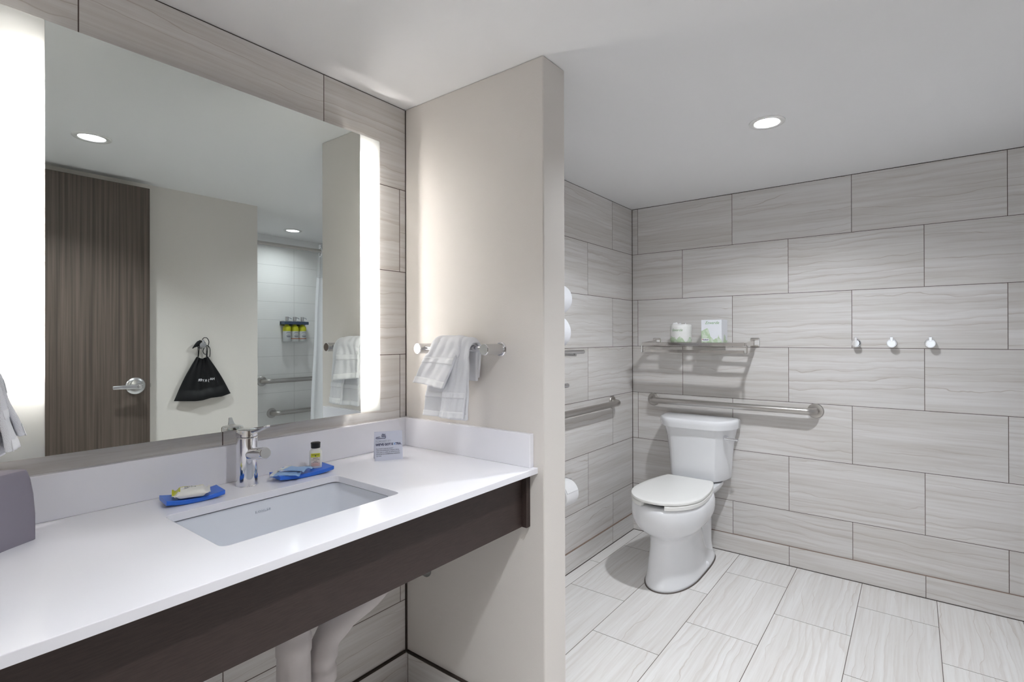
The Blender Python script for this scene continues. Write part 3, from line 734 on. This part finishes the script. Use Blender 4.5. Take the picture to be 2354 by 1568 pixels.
def lerp(a, b, t): return a+(b-a)*t
def sstep(t): t = max(0, min(1, t)); return t*t*(3-2*t)
def towel(mir, label):
    Y = (lambda y: y) if not mir else (lambda y: YP0+YB-y)
    t = thing('hand_towel', (-1.22, Y(1.20), 1.03), label, 'towel')
    yb, zb = 1.2137, 1.250
    def drape(R, zback, zfront, ybot, xl_top, xr_top, xl_bot, xr_bot, xl_back, xr_back, folds, amp, slant, ph=0, rt=None):
        rt = rt or R
        Lb = zb-zback; La = PI*R; Lf = zb-zfront; L = Lb+La+Lf
        def fn(u, v):
            s = v*L
            if s < Lb:
                k = 1-s/Lb; y = yb+R+.004*k; z = zback+s; xl, xr = lerp(xl_top, xl_back, sstep(k)), lerp(xr_top, xr_back, sstep(k)); a = k
            elif s < Lb+La:
                th = (s-Lb)/R; y = yb+R*math.cos(th); z = zb+rt*math.sin(th); xl, xr, a = xl_top, xr_top, 0
            else:
                k = (s-Lb-La)/Lf; y = lerp(yb-R, ybot, k**1.2); z = lerp(zb, zfront, k)+slant*(.5-u)*sstep(k); a = k
                e = k**.8; xl, xr = lerp(xl_top, xl_bot, e), lerp(xr_top, xr_bot, e)
            x = lerp(xl, xr, u)
            w = amp*(.35+.65*a)*math.sin(2*PI*folds*u+ph+a*.8)+.0012*math.sin(23*u+9*v)+.0010*math.sin(31*v+5*u)
            yy = y-w if s > Lb+La/2 else y+w*.5
            # ends of the folded stack curl round
            edge = abs(2*u-1)**8
            zz = z-(.016*edge if Lb-.01 < s < Lb+La+.02 else 0)
            return Vector((x, Y(min(yy, YP0-.006)), zz))
        return fn
    def cloth(name, fn, th, nu=44, nv=90, mat=M_towel):
        bm = sheet(NB(), fn, nu, nv); bmesh.ops.recalc_face_normals(bm, faces=bm.faces)
        o = build(name, bm, mat, t, smooth=75); m = o.modifiers.new('solid', 'SOLIDIFY'); m.thickness = th; m.offset = 0; m.use_rim = True
        m2 = o.modifiers.new('soft', 'SUBSURF'); m2.levels = 1; m2.render_levels = 1
        return o
    zf = 1.098 if mir else 1.022
    A = drape(.0200, 1.140, zf, 1.174, -1.295, -1.135, -1.317, -1.130, -1.26, -1.137, 1.5, .0065, .004, .6, .0235)
    B = drape(.0330, 1.175, 1.126, 1.146, -1.298, -1.158, -1.340, -1.196, -1.29, -1.158, .8, .0070, .014, 2.2, .0345)
    c1 = cloth('long_fold', A, .010); c2 = cloth('short_fold', B, .009)
    # a rolled pleat along the right side
    D_ = drape(.0270, 1.150, 1.105 if mir else 1.026, 1.158, -1.215, -1.126, -1.222, -1.132, -1.20, -1.137, .5, .0085, 0, 0, .029)
    c3 = cloth('side_pleat', D_, .009)
    # woven bands and hems lie on the front faces
    def strip(fn, v0, v1, parent, nm, mat, off=.0055):
        def g(u, v):
            p = fn(lerp(.004, .996, u), lerp(v0, v1, v)); p.y += (off*.86 if mir else -off*1.06); return p
        bm = sheet(NB(), g, 40, 4); bmesh.ops.recalc_face_normals(bm, faces=bm.faces)
        o = build(nm, bm, mat, parent, smooth=75); m = o.modifiers.new('solid', 'SOLIDIFY'); m.thickness = .0012; m.offset = 0
    strip(A, .80, .845, c1, 'woven_band', M_towelband); strip(A, .955, .999, c1, 'hem', M_hem)
    strip(D_, .80, .845, c3, 'woven_band', M_towelband); strip(D_, .945, .999, c3, 'hem', M_hem)
    strip(B, .70, .765, c2, 'woven_band', M_towelband); strip(B, .93, .999, c2, 'hem', M_hem)
    return t
towel_bar(False, 'chrome towel bar with round posts on the beige partition beside the mirror')
towel(False, 'white hand towel draped over the chrome bar on the beige partition')
towel_bar(True, 'chrome towel bar on the rear wall left of the mirror, outside the picture')
towel(True, 'white hand towel at the left picture edge overlapping the lit mirror band')

# ---------------------------------------------------------------- things on the counter
def frame_mx(origin, xdir):
    x = Vector(xdir).normalized(); z = Vector((0, 0, 1)); y = z.cross(x)
    M_ = Matrix((x, y, z)).transposed().to_4x4(); M_.translation = Vector(origin); return M_
# tissue cover
A_ = Vector((-1.404, .2413)); d1 = Vector((.645, -.764)).normalized(); d2 = Vector((-.764, -.645)).normalized(); wd = .135
tc = thing('tissue_cover', (A_.x, A_.y, CT), 'mauve grey plastic tissue box cover at the left end of the counter', 'tissue box cover')
def cov(z, ins, k=8):
    P = [A_, A_+d1*wd, A_+(d1+d2)*wd, A_+d2*wd]; c = sum(P, Vector((0, 0)))/4; out = []
    P = [c+(p-c)*(1-ins) for p in P]; n = 4
    for i in range(4):
        p, q, o_ = P[i], P[(i+1) % 4], P[i-1]; r = .010
        a, b = p+(o_-p).normalized()*r, p+(q-p).normalized()*r
        for j in range(5):
            t = j/4; out.append((a*(1-t)**2+p*2*t*(1-t)+b*t*t))
        # slightly concave sides
        for j in range(1, k):
            t = j/k; m = b.lerp(q+(p-q).normalized()*r, t); nrm = (c-m).normalized(); out.append(m+nrm*.006*math.sin(PI*t))
    return [Vector((p.x, p.y, z)) for p in out]
rs = [cov(CT+h, i) for h, i in ((0, .0), (.05, .002), (.09, .03), (.12, .075), (.134, .115), (.139, .14), (.140, .16))]
bm = loft(NB(), rs); bmesh.ops.recalc_face_normals(bm, faces=bm.faces); build('shell', bm, M_cover, tc, smooth=40)
cc = A_+(d1+d2)*wd/2
bm = NB(); loft(bm, [[Vector((cc.x+.030*math.cos(2*PI*i/32), cc.y+.018*math.sin(2*PI*i/32), CT+h)) for i in range(32)] for h in (.1395, .1405)])
build('tissue_slot_shade', bm, M_slotshade, tc)  # near-black disc on the closed top, paints the shade inside the slot

def dish(loc, xdir, L, Wd, label, rise=.0065):
    t = thing('amenity_dish', loc, label, 'dish', 'blue glass dishes on the counter')
    Mx = frame_mx(loc, xdir); bm = NB(); R = []
    for i in range(25):
        x = (i/24-.5)*L; z = rise*(2*x/L)**2; th = .0115; r = .003
        w = Wd/2
        R.append([Mx @ Vector((x, -w+r, z)), Mx @ Vector((x, w-r, z)), Mx @ Vector((x, w, z+r)), Mx @ Vector((x, w, z+th-.001)), Mx @ Vector((x, w-.001, z+th)), Mx @ Vector((x, -w+.001, z+th)), Mx @ Vector((x, -w, z+th-.001)), Mx @ Vector((x, -w, z+r))])
    loft(bm, R); bmesh.ops.recalc_face_normals(bm, faces=bm.faces)
    build('glass_tray', bm, M_blue, t, smooth=40, bev=.0008)
    return t, Mx
d1c = (-1.4255, .523, CT+.0002); d1x = Vector((.013, .120, 0))
dish(d1c, d1x, .122, .070, 'curved blue glass dish holding the soap packet, left of the faucet')
d2c = (-1.4240, .804, CT+.0002); d2x = Vector((.012, .153, 0))
dish(d2c, d2x, .155, .072, 'curved blue glass dish holding a lotion bottle and packets, right of the faucet')
# soap packet (pillow pack)
def pillow(bm, Mx, L, Wd, Hh, seal=.010, nu=28, nv=16, bend=0, z0=0, seed=0, wr=.0008):
    top, bot = [], []
    rnd = random.Random(seed)
    ph = [rnd.random()*6 for _ in range(4)]
    for i in range(nu+1):
        u = i/nu; x = (u-.5)*L; a = []; b = []
        e = min(u, 1-u)*L
        f = sstep((e-seal*.5)/(L*.14)) if e > seal*.5 else 0
        for j in range(nv+1):
            v = j/nv; g = math.sin(PI*v)**.45 if 0 < v < 1 else 0
            pinch = 1-.10*f
            y = (v-.5)*Wd*pinch
            w = wr*math.sin(9*u+ph[0]+5*v)+wr*.8*math.sin(17*v+ph[1]-6*u)
            zc = z0+bend*(2*u-1)**2+(.004*math.sin(PI*2*v+ph[2]) if f == 0 else 0)
            a.append(Mx @ Vector((x, y, zc+Hh*.5+Hh*.5*f*g+w*f+.0004))); b.append(Mx @ Vector((x, y, zc+Hh*.5-Hh*.5*f*g-.0002)))
        top.append(a); bot.append(b)
    for G, fl in ((top, False), (bot, True)):
        V = [[bm.verts.new(p) for p in r] for r in G]
        for i in range(nu):
            for j in range(nv):
                q = (V[i][j], V[i+1][j], V[i+1][j+1], V[i][j+1]); bm.faces.new(q if not fl else q[::-1])
        if fl: VB = V
        else: VT = V
    for i in range(nu):
        bm.faces.new((VT[i][0], VB[i][0], VB[i+1][0], VT[i+1][0])); bm.faces.new((VT[i+1][nv], VB[i+1][nv], VB[i][nv], VT[i][nv]))
    for j in range(nv):
        bm.faces.new((VT[0][j+1], VB[0][j+1], VB[0][j], VT[0][j])); bm.faces.new((VT[nu][j], VB[nu][j], VB[nu][j+1], VT[nu][j+1]))
    bmesh.ops.recalc_face_normals(bm, faces=bm.faces); return bm
sp_c = (-1.412, .515, CT+.0122)
st = thing('soap_packet', sp_c, 'white and yellow wrapped soap packet lying on the left blue dish', 'soap')
Mx = frame_mx(sp_c, (.35, 1, 0))
o = build('wrapper', pillow(NB(), Mx, .078, .062, .024, seed=3), M_wrap, st, smooth=60)
me = o.data; me.materials.append(M_yellow)
inv = Mx.inverted()
for p in me.polygons:
    c = p.center+Vector(sp_c); l = inv @ c
    if (l.y > .009+.003*math.sin(l.x*60) and l.y < .026 and l.x < .024) or (l.x < -.022 and l.y > -.016): p.material_index = 1
for k, (bx, wx) in enumerate(((-.010, .022), (-.004, .028), (.0, .020))):
    a = Mx @ Vector((0, 0, 0))
    text('lettering', ('SOAP', 'cleansing', 'bar')[k], .0065, Mx @ Vector((-.014, .002-.0065*k, .0254)), Mx.to_3x3() @ Vector((1, 0, 0)), Mx.to_3x3() @ Vector((0, 1, 0)), M_grey, o, sx=1)
# foil packets
for i, (c, xd, z, lab) in enumerate((((-1.4150, .7530, CT+.0150), (.35, .36, 0), 0, 'light blue packet lying lowest on the right blue dish'), ((-1.4190, .7830, CT+.0215), (.42, .24, 0), 0, 'light blue packet lying on top of the other packet on the right blue dish'))):
    t = thing('toiletry_packet', c, lab, 'packet', 'light blue packets on the dish')
    build('foil', pillow(NB(), frame_mx(c, xd), .074, .050, .0045, seal=.006, seed=10+i, wr=.0006, bend=-.0015+.002*i), M_pkt, t, smooth=60)
    Mq = frame_mx(c, xd); fo = [ch for ch in t.children][0]
    bm = NB(); box(bm, -.037, -.028, -.024, .024, .0018, .0062, Mq); build('seal_strip', bm, M_wrap, fo)
# lotion bottle
bc = Vector((-1.4225, .8440, CT+.0133)); bxd = Vector((.55, .84, 0)).normalized()
lb = thing('lotion_bottle', bc, 'small white lotion bottle with black cap standing on the right blue dish', 'bottle')
Mx = frame_mx(bc, bxd)
rs = []
for z, w, d in ((0, .0155, .0085), (.0015, .0170, .0100), (.01, .0174, .0104), (.044, .0176, .0106), (.050, .0168, .0102), (.0545, .0135, .0096), (.0575, .0110, .0095), (.059, .0100, .0095)):
    rs.append([Mx @ Vector((w*math.copysign(abs(math.cos(a))**.7, math.cos(a)), d*math.copysign(abs(math.sin(a))**.7, math.sin(a)), z)) for a in [2*PI*i/40 for i in range(40)]])
body = build('body', loft(NB(), rs), M_bottle, lb, smooth=50)
cp = build('cap', lathe(NB(), [(.0125, .0592), (.0128, .060), (.0132, .072), (.0136, .0725), (.0136, .0745), (.012, .0757)], bc, (0, 0, 1), 32), M_black, lb, smooth=40)
def on_bottle(x, z, d=.0108): return Mx @ Vector((x, -d, z))
bm = NB(); box(bm, -.0125, .0125, -.0112, -.0095, .0335, .0445, Mx); l1 = build('colour_label', bm, M_yellow, body, bev=.0003); l1['label'] = 'yellow-green label panel'
bm = NB(); box(bm, -.0125, .0125, -.0110, -.0095, .0065, .0330, Mx); l2 = build('paper_label', bm, plain('cream_label', srgb(232, 222, 214), .5), body)
rgt = Mx.to_3x3() @ Vector((1, 0, 0))
dk = plain('dark_ink', srgb(70, 60, 60), .6)
text('lettering', 'LOTION', .0055, on_bottle(0, .0265, .0113), rgt, (0, 0, 1), dk, l2, align='CENTER')
for z, w in ((.0310, .013), (.0220, .008), (.0188, .015)):
    bm = NB(); box(bm, -w/2, w/2, -.0113, -.0109, z-.0005, z+.0005, Mx); build('print_line', bm, dk, l2)
bm = NB()
for a, b, c_, d_ in ((-.011, .011, .0160, .0166), (-.011, .011, .0080, .0086), (-.011, -.0104, .0080, .0166), (.0104, .011, .0080, .0166)): box(bm, a, b, -.0113, -.0109, c_, d_, Mx)
for k in range(3): box(bm, -.009, .009, -.0113, -.0109, .0100+.0020*k, .0107+.0020*k, Mx)
build('print_frame', bm, M_red, l2)
bm = NB(); box(bm, -.010, .010, -.0116, -.0111, .0395, .0408, Mx); build('print_line', bm, dk, l1)
build('print_dot', lathe(NB(), [(.0016, 0), (.0016, .0005)], Mx @ Vector((0, -.0111, .0375)), -(Mx.to_3x3() @ Vector((0, 1, 0))), 16), M_ink, l1)

# tent card
k0, k1 = Vector((-1.3935, 1.0295, CT)), Vector((-1.3465, 1.1045, CT))
cr = (k1-k0).normalized(); nb = Vector((-cr.y, cr.x, 0))
if nb.x > 0: nb = -nb
Wc = (k1-k0).length; top = nb*.021+Vector((0, 0, .0905)); cu_ = top.normalized(); cn = cr.cross(cu_)
tc2 = thing('tent_card', k0+cr*Wc/2, 'small pale tent card printed with navy writing standing near the counter corner', 'card')
bm = NB()
def quadslab(bm, a, b, c, d, n, th):
    loft(bm, [[a, b, c, d], [a+n*th, b+n*th, c+n*th, d+n*th]])
quadslab(bm, k0, k1, k1+top, k0+top, -cn, .0008)
back = nb*.042
quadslab(bm, k0+back, k1+back, k1+top, k0+top, cn, .0008)
bmesh.ops.recalc_face_normals(bm, faces=bm.faces); cd = build('card', bm, M_card, tc2)
Lc = top.length
def cpos(x, y): return k0+cr*(x*Wc)+cu_*((1-y)*Lc)+cn*.0012
text('light_lettering', 'FORGOT IT?', .0098, cpos(.045, .345), cr, cu_, M_grey, cd, sx=.88, offset=-.0002)
text('bold_lettering', "WE'VE GOT E", .0100, cpos(.045, .455), cr, cu_, M_ink, cd, sx=.86, offset=.00028, ext=.0003, spacing=1.04)
text('blue_letter', "X", .0100, cpos(.677, .455), cr, cu_, M_lb, cd, sx=.86, offset=.00028)
text('bold_lettering', "TRA.", .0100, cpos(.748, .455), cr, cu_, M_ink, cd, sx=.86, offset=.00028, ext=.0003, spacing=1.04)
for k, ln in enumerate(('If you forgot to pack any standard', 'toiletry item (toothbrush, toothpaste, shaving', 'cream, razor, or comb), just call the front desk', "and we'll get you a complimentary replacement", 'right away.')):
    text('small_lettering', ln, .0050, cpos(.05, .590+.062*k), cr, cu_, M_grey, cd, sx=.78)
bm = NB()
ic = lambda x, y: k0+cr*(x*Wc)+cu_*((1-y)*Lc)+cn*.0014
tube(bm, [ic(.20, .185), ic(.09, .190), ic(.06, .205), ic(.06, .225), ic(.09, .240), ic(.38, .240), ic(.40, .225), ic(.40, .14)], .00075, 8)
for x in (.275, .32, .36): tube(bm, [ic(x, .20), ic(x, .135)], .0008, 8)
tube(bm, catmull([ic(.27, .115), ic(.30, .095), ic(.345, .115), ic(.395, .10)], 4), .0009, 8)
build('brush_picture', bm, M_ink, cd)

# ---------------------------------------------------------------- rack, rolled towels, toilet paper beside the toilet
rk = thing('towel_rack', (XW2, 1.95, 1.21), 'chrome towel rack on the left tiled wall, mostly hidden behind the partition', 'rack')
for x in (-1.335, -1.395, -1.455):
    build('rack_rail', cyl(NB(), (x, 1.66, 1.208), (x, 2.232, 1.208), .0095, 20), M_chromer, rk, smooth=30, bev=.003)
for y in (1.72, 2.15):
    build('rack_arm', cyl(NB(), (XW2, y, 1.195), (-1.33, y, 1.195), .008, 16), M_chromer, rk, smooth=30)
build('lower_bar', cyl(NB(), (-1.455, 1.66, 1.030), (-1.455, 2.272, 1.030), .012, 24), M_chromer, rk, smooth=30, bev=.004)
for y in (1.72, 2.20): build('bar_post', cyl(NB(), (XW2, y, 1.030), (-1.455, y, 1.030), .007, 16), M_chromer, rk, smooth=30)
def rolled(cz, rx, rz, yend, label):
    t = thing('rolled_towel', (-1.40, yend-.27, cz-rz), label, 'towel', 'rolled towels on the rack')
    bm = NB(); n = 48; R = []
    for y, k in ((yend-.54, .82), (yend-.53, .95), (yend-.50, 1), (yend-.10, 1), (yend-.03, .985), (yend-.012, .93), (yend-.003, .80), (yend-.012, .72), (yend-.003, .62), (yend, .48), (yend-.010, .40), (yend-.002, .30), (yend-.001, .1)):
        R.append([Vector((-1.40+rx*k*math.cos(2*PI*i/n), y, cz+rz*k*math.sin(2*PI*i/n)*(1+.03*math.sin(4*PI*i/n)))) for i in range(n)])
    loft(bm, R); bmesh.ops.recalc_face_normals(bm, faces=bm.faces); build('terry_roll', bm, M_towel, t, smooth=60); return t
rolled(1.3035, .084, .0845, 2.105, 'lower rolled white towel showing past the partition edge')
rolled(1.4640, .076, .0755, 2.128, 'upper rolled white towel showing past the partition edge')
tp = thing('toilet_paper_holder', (XW2, 2.155, .56), 'chrome toilet paper holder on the left tiled wall behind the partition edge', 'toilet paper holder')
build('wall_plate', box(NB(), XW2, XW2+.008, 2.085, 2.225, .53, .60), M_chrome, tp, bev=.003)
build('arm', box(NB(), XW2+.006, -1.402, 2.217, 2.225, .545, .565), M_chrome, tp, bev=.002)
build('arm', box(NB(), XW2+.006, -1.402, 2.085, 2.093, .545, .565), M_chrome, tp, bev=.002)
build('spindle', cyl(NB(), (-1.415, 2.093, .555), (-1.415, 2.217, .555), .010, 20), M_chrome, tp, smooth=30)
ro = thing('toilet_paper_roll', (-1.415, 2.155, .50), 'white toilet paper roll with a folded end hanging on the holder', 'toilet paper')
bm = NB(); n = 48; R = []
for y, r in ((2.100, .019), (2.100, .060), (2.103, .0635), (2.207, .0635), (2.210, .060), (2.210, .019)):
    R.append([Vector((-1.415+r*math.cos(2*PI*i/n), y, .502+r*math.sin(2*PI*i/n))) for i in range(n)])
R.append(R[0]); loft(bm, R, False, False); bmesh.ops.remove_doubles(bm, verts=bm.verts, dist=1e-6); bmesh.ops.recalc_face_normals(bm, faces=bm.faces)
build('paper', bm, M_paper, ro, smooth=40)
bm = NB(); P = []
for k in range(7):
    a = math.radians(95-k*13); P.append((-1.415+.0655*math.cos(a), .502+.0655*math.sin(a)))
loft(bm, [[Vector((p[0], 2.105, p[1])) for p in P]+[Vector((p[0]+.001, 2.105, p[1]+.001)) for p in P[::-1]], [Vector((p[0], 2.155+.008*i, p[1])) for i, p in enumerate(P)]+[Vector((p[0]+.001, 2.155+.008*(6-i), p[1]+.001)) for i, p in enumerate(P[::-1])]])
bmesh.ops.recalc_face_normals(bm, faces=bm.faces); build('folded_end', bm, M_paper, ro, smooth=30)

# ---------------------------------------------------------------- door standing open against the right wall
dx0, dx1 = .352, .397
dr = build('door_1', box(NB(), dx0, dx1, .10, 1.0205, .012, 2.094), M_door, bev=.0015); struct(dr)
hd = Vector((dx0, .955, 1.028))
h1 = build('handle_rose', lathe(NB(), [(.044, 0), (.044, .004), (.038, .010), (.026, .014)], hd, (-1, 0, 0), 40), M_chromer, dr, smooth=30)
build('handle_neck', cyl(NB(), hd+Vector((-.012, 0, 0)), hd+Vector((-.058, 0, 0)), .012, 24, .015), M_chromer, h1, smooth=30)
bm = NB(); rs = []
for s, w, h in ((-.016, .012, .013), (0, .013, .014), (.03, .009, .011), (.08, .006, .0095), (.112, .005, .009)):
    c = hd+Vector((-.056, -s, 0)); rs.append([c+Vector((-w, 0, -h)), c+Vector((w, 0, -h)), c+Vector((w, 0, h)), c+Vector((-w, 0, h))])
loft(bm, rs); bmesh.ops.recalc_face_normals(bm, faces=bm.faces); build('lever_handle', bm, M_chromer, h1, smooth=30, bev=.003)
build('key_cylinder', lathe(NB(), [(.009, 0), (.009, .004), (.007, .005)], hd+Vector((-.070, 0, 0)), (-1, 0, 0), 24), M_chrome, h1, smooth=30)
build('latch_plate', box(NB(), dx0+.010, dx1-.010, 1.0205, 1.0215, .99, 1.06), M_steel, dr)
build('latch_bolt', box(NB(), dx0+.016, dx1-.016, 1.021, 1.031, 1.014, 1.036), M_steel, dr, bev=.003)

# drawstring bag
bg = thing('drawstring_bag', (.41, 1.30, .92), 'black drawstring pouch with white lettering hanging from a hook, seen in the mirror', 'bag')
yA = [(1.152, .922), (1.20, .917), (1.255, .912), (1.295, .914), (1.34, .923), (1.40, .926), (1.457, .940)]
def bagfn(sgn):
    def fn(u, v):
        b0 = u*6; i = min(int(b0), 5); f = b0-i
        by = lerp(yA[i][0], yA[i+1][0], f); bz = lerp(yA[i][1], yA[i+1][1], f)
        ty = lerp(1.268, 1.330, u); tz = 1.171-.012*math.sin(PI*u)**2
        k = v**.92
        y = lerp(by, ty, k)+(.010*math.sin(PI*k)*(2*u-1)); z = lerp(bz, tz, v)
        env = math.sin(PI*u)**.6 if 0 < u < 1 else 0
        th = (.016*(1-v)*math.sin(PI*min(1, v*3+.25))+.006)*env
        fold = .0045*math.sin(2*PI*5*u+1.2*v+(.6 if sgn > 0 else 0))*(v**.6)*env+.0025*math.sin(2*PI*2.2*u+2)*env
        return Vector((.412-sgn*th-fold, y, z))
    return fn
bm = sheet(NB(), bagfn(1), 60, 40); sheet(bm, bagfn(-1), 60, 40); bmesh.ops.remove_doubles(bm, verts=bm.verts, dist=.0008)
bmesh.ops.recalc_face_normals(bm, faces=bm.faces)
pouch = build('pouch', bm, M_cloth, bg, smooth=60)
# lettering, reading normally from the room (reversed in the mirror); a fold swallows the middle letters
ltr = (('HA', 0, .0), (')', .030, -.004), ('R', .042, -.005), ('Y', .0555, -.0045), ('ER', .0680, -.002))
for s_, dy, dz in ltr:
    u0 = 1.3475-dy*1.0
    text('lettering', s_, .0195, (.3865, u0+.008, 1.034+dz+.010*(abs(dy-.036)/.05)**2*.6), (0, -1, 0), (0, 0, 1), M_whiteink, pouch, sx=.95, ext=.0004, offset=.0002)
hx = XR-.034
for pts in ([(.405, 1.273, 1.170), (.402, 1.274, 1.20), (.410, 1.276, 1.235), (.412, 1.290, 1.254)], [(.405, 1.276, 1.170), (.404, 1.279, 1.205), (.412, 1.285, 1.245)],
            [(.405, 1.318, 1.170), (.402, 1.318, 1.205), (.405, 1.316, 1.245), (.412, 1.306, 1.262), (.412, 1.292, 1.255)], [(.405, 1.322, 1.170), (.404, 1.324, 1.21), (.410, 1.330, 1.235), (.408, 1.333, 1.260), (.405, 1.322, 1.281), (.405, 1.306, 1.283), (.410, 1.297, 1.270)],
            [(.408, 1.320, 1.238), (.402, 1.334, 1.225), (.404, 1.338, 1.195), (.407, 1.337, 1.168)], [(.408, 1.312, 1.232), (.404, 1.300, 1.205), (.404, 1.308, 1.186), (.405, 1.322, 1.188)]):
    build('drawstring', tube(NB(), catmull(pts, 6), .0022, 8), M_cord, bg, smooth=60)
bm = NB(); rs = []
for y, z, w, h in ((1.298, 1.257, .004, .008), (1.285, 1.254, .007, .016), (1.270, 1.246, .007, .016), (1.258, 1.236, .005, .010), (1.246, 1.222, .003, .003)):
    rs.append([Vector((.408+w*math.cos(2*PI*i/16), y, z+h*math.sin(2*PI*i/16))) for i in range(16)])
loft(bm, rs); bmesh.ops.recalc_face_normals(bm, faces=bm.faces); build('gathered_cloth', bm, M_cloth, bg, smooth=60)

# ---------------------------------------------------------------- shower rod, curtain, dispenser
rx, rz = .50, 1.914
sr = thing('shower_rod', (rx, YR, rz), 'chrome shower curtain rod across the shower opening, seen in the mirror', 'rod')
build('rod', cyl(NB(), (rx, YR, rz), (rx, YD, rz), .0125, 24), M_steel, sr, smooth=30)
for y, d in ((YR, 1), (YD, -1)): build('rod_flange', lathe(NB(), [(.03, 0), (.03, .004), (.016, .018)], (rx, y, rz), (0, d, 0), 32), M_chrome, sr, smooth=30)
cur = thing('shower_curtain', (rx, 2.6, .05), 'white shower curtain with a sheer top band hanging from the rod, seen in the mirror', 'curtain')
def curt(z0, z1):
    def fn(u, v):
        z = lerp(z0, z1, v); k = (1.97-z)/1.9
        y0 = 2.100-.075*k; y = lerp(y0, 3.10, u)
        return Vector((rx+(.030+.012*k)*math.sin(2*PI*9*u+.4+.8*k)+.004*math.sin(40*u+9*z), y+.01*math.sin(2*PI*18*u), z))
    return fn
for nm, z0, z1, m in (('header', 1.865, 1.965, M_curtclear), ('sheer_band', 1.72, 1.865, M_curtclear), ('fabric', .06, 1.72, M_curt)):
    build(nm, sheet(NB(), curt(z0, z1), 180, 30 if z0 < 1 else 6), m, cur, smooth=75)
rings = []
for k in range(10):
    u = (k+.06)/9.2; p = curt(1.9, 1.95)(u, .3); cyy = p.y
    bm = NB(); R = []
    for i in range(32):
        a = 2*PI*i/32; c = Vector((rx, cyy, rz-.006))+Vector((math.cos(a)*.030, math.cos(a)*.008, math.sin(a)*.034)); R.append(c)
    pts = R+[R[0]]; tube(bm, pts, .0042, 10, False)
    if k == 0: ring0 = build('curtain_ring', bm, M_chrome, cur, smooth=60); c0 = cyy
    else:
        bm.free(); r_ = ring0.copy(); C.objects.link(r_); r_.location = (0, cyy-c0, 0)

db = thing('dispenser_bracket', (XS, 2.345, 1.395), 'metal bracket holding three bottles on the white shower wall, seen in the mirror', 'bracket')
build('back_plate', box(NB(), XS-.006, XS, 2.232, 2.458, 1.385, 1.425), M_chromer, db, bev=.002)
build('holder_bar', box(NB(), XS-.075, XS-.004, 2.238, 2.452, 1.394, 1.420), M_slate, db, bev=.004)
def disp(y, band, label):
    c = Vector((XS-.040, y, 1.250)); t = thing('soap_dispenser_bottle', c, label, 'bottle', 'bottles in the shower bracket')
    q = lambda z, r, col=None: [c+Vector((r*math.cos(2*PI*i/36), r*math.sin(2*PI*i/36), z)) for i in range(36)]
    b = build('bottle_body', loft(NB(), [q(0, .029), q(.003, .0315), q(.088, .0315)]), M_sh, t, smooth=40)
    build('yellow_shoulder', loft(NB(), [q(.088, .0316), q(.118, .0314), q(.130, .026), q(.136, .016), q(.146, .014)]), M_yellow, t, smooth=50)
    if band: build('orange_band', loft(NB(), [q(.022, .0320), q(.028, .0320)]), M_brown, b, smooth=40)
    bm = NB()
    for z, a0, a1 in ((.078, -.5, .5), (.070, -.7, .7), (.058, -.4, .4), (.048, -.5, .6), (.044, -.5, .5), (.040, -.5, .6), (.036, -.5, .4)):
        P0 = [c+Vector((-.0319*math.cos(a0+(a1-a0)*i/8), -.0319*math.sin(a0+(a1-a0)*i/8), z)) for i in range(9)]
        for i in range(8): bm.faces.new([bm.verts.new(v) for v in (P0[i], P0[i+1], P0[i+1]+Vector((0, 0, .0028)), P0[i]+Vector((0, 0, .0028)))])
    build('label_print', bm, M_grey, b)
    pm = build('pump', lathe(NB(), [(.010, .146), (.010, .176), (.0135, .178), (.0135, .208), (.012, .210)], c, (0, 0, 1), 28), M_chromer, t, smooth=30)
    build('pump_nozzle', tube(NB(), [c+Vector((0, .004, .203)), c+Vector((-.006, .024, .201)), c+Vector((-.008, .036, .192))], .0032, 10), M_chromer, pm, smooth=60)
    return t
disp(2.275, False, 'dispenser bottle without orange band, next to the grey wall corner, in the shower bracket')
disp(2.343, True, 'middle dispenser bottle of the three in the shower bracket')
disp(2.411, True, 'dispenser bottle nearest the curtain of the three in the shower bracket')
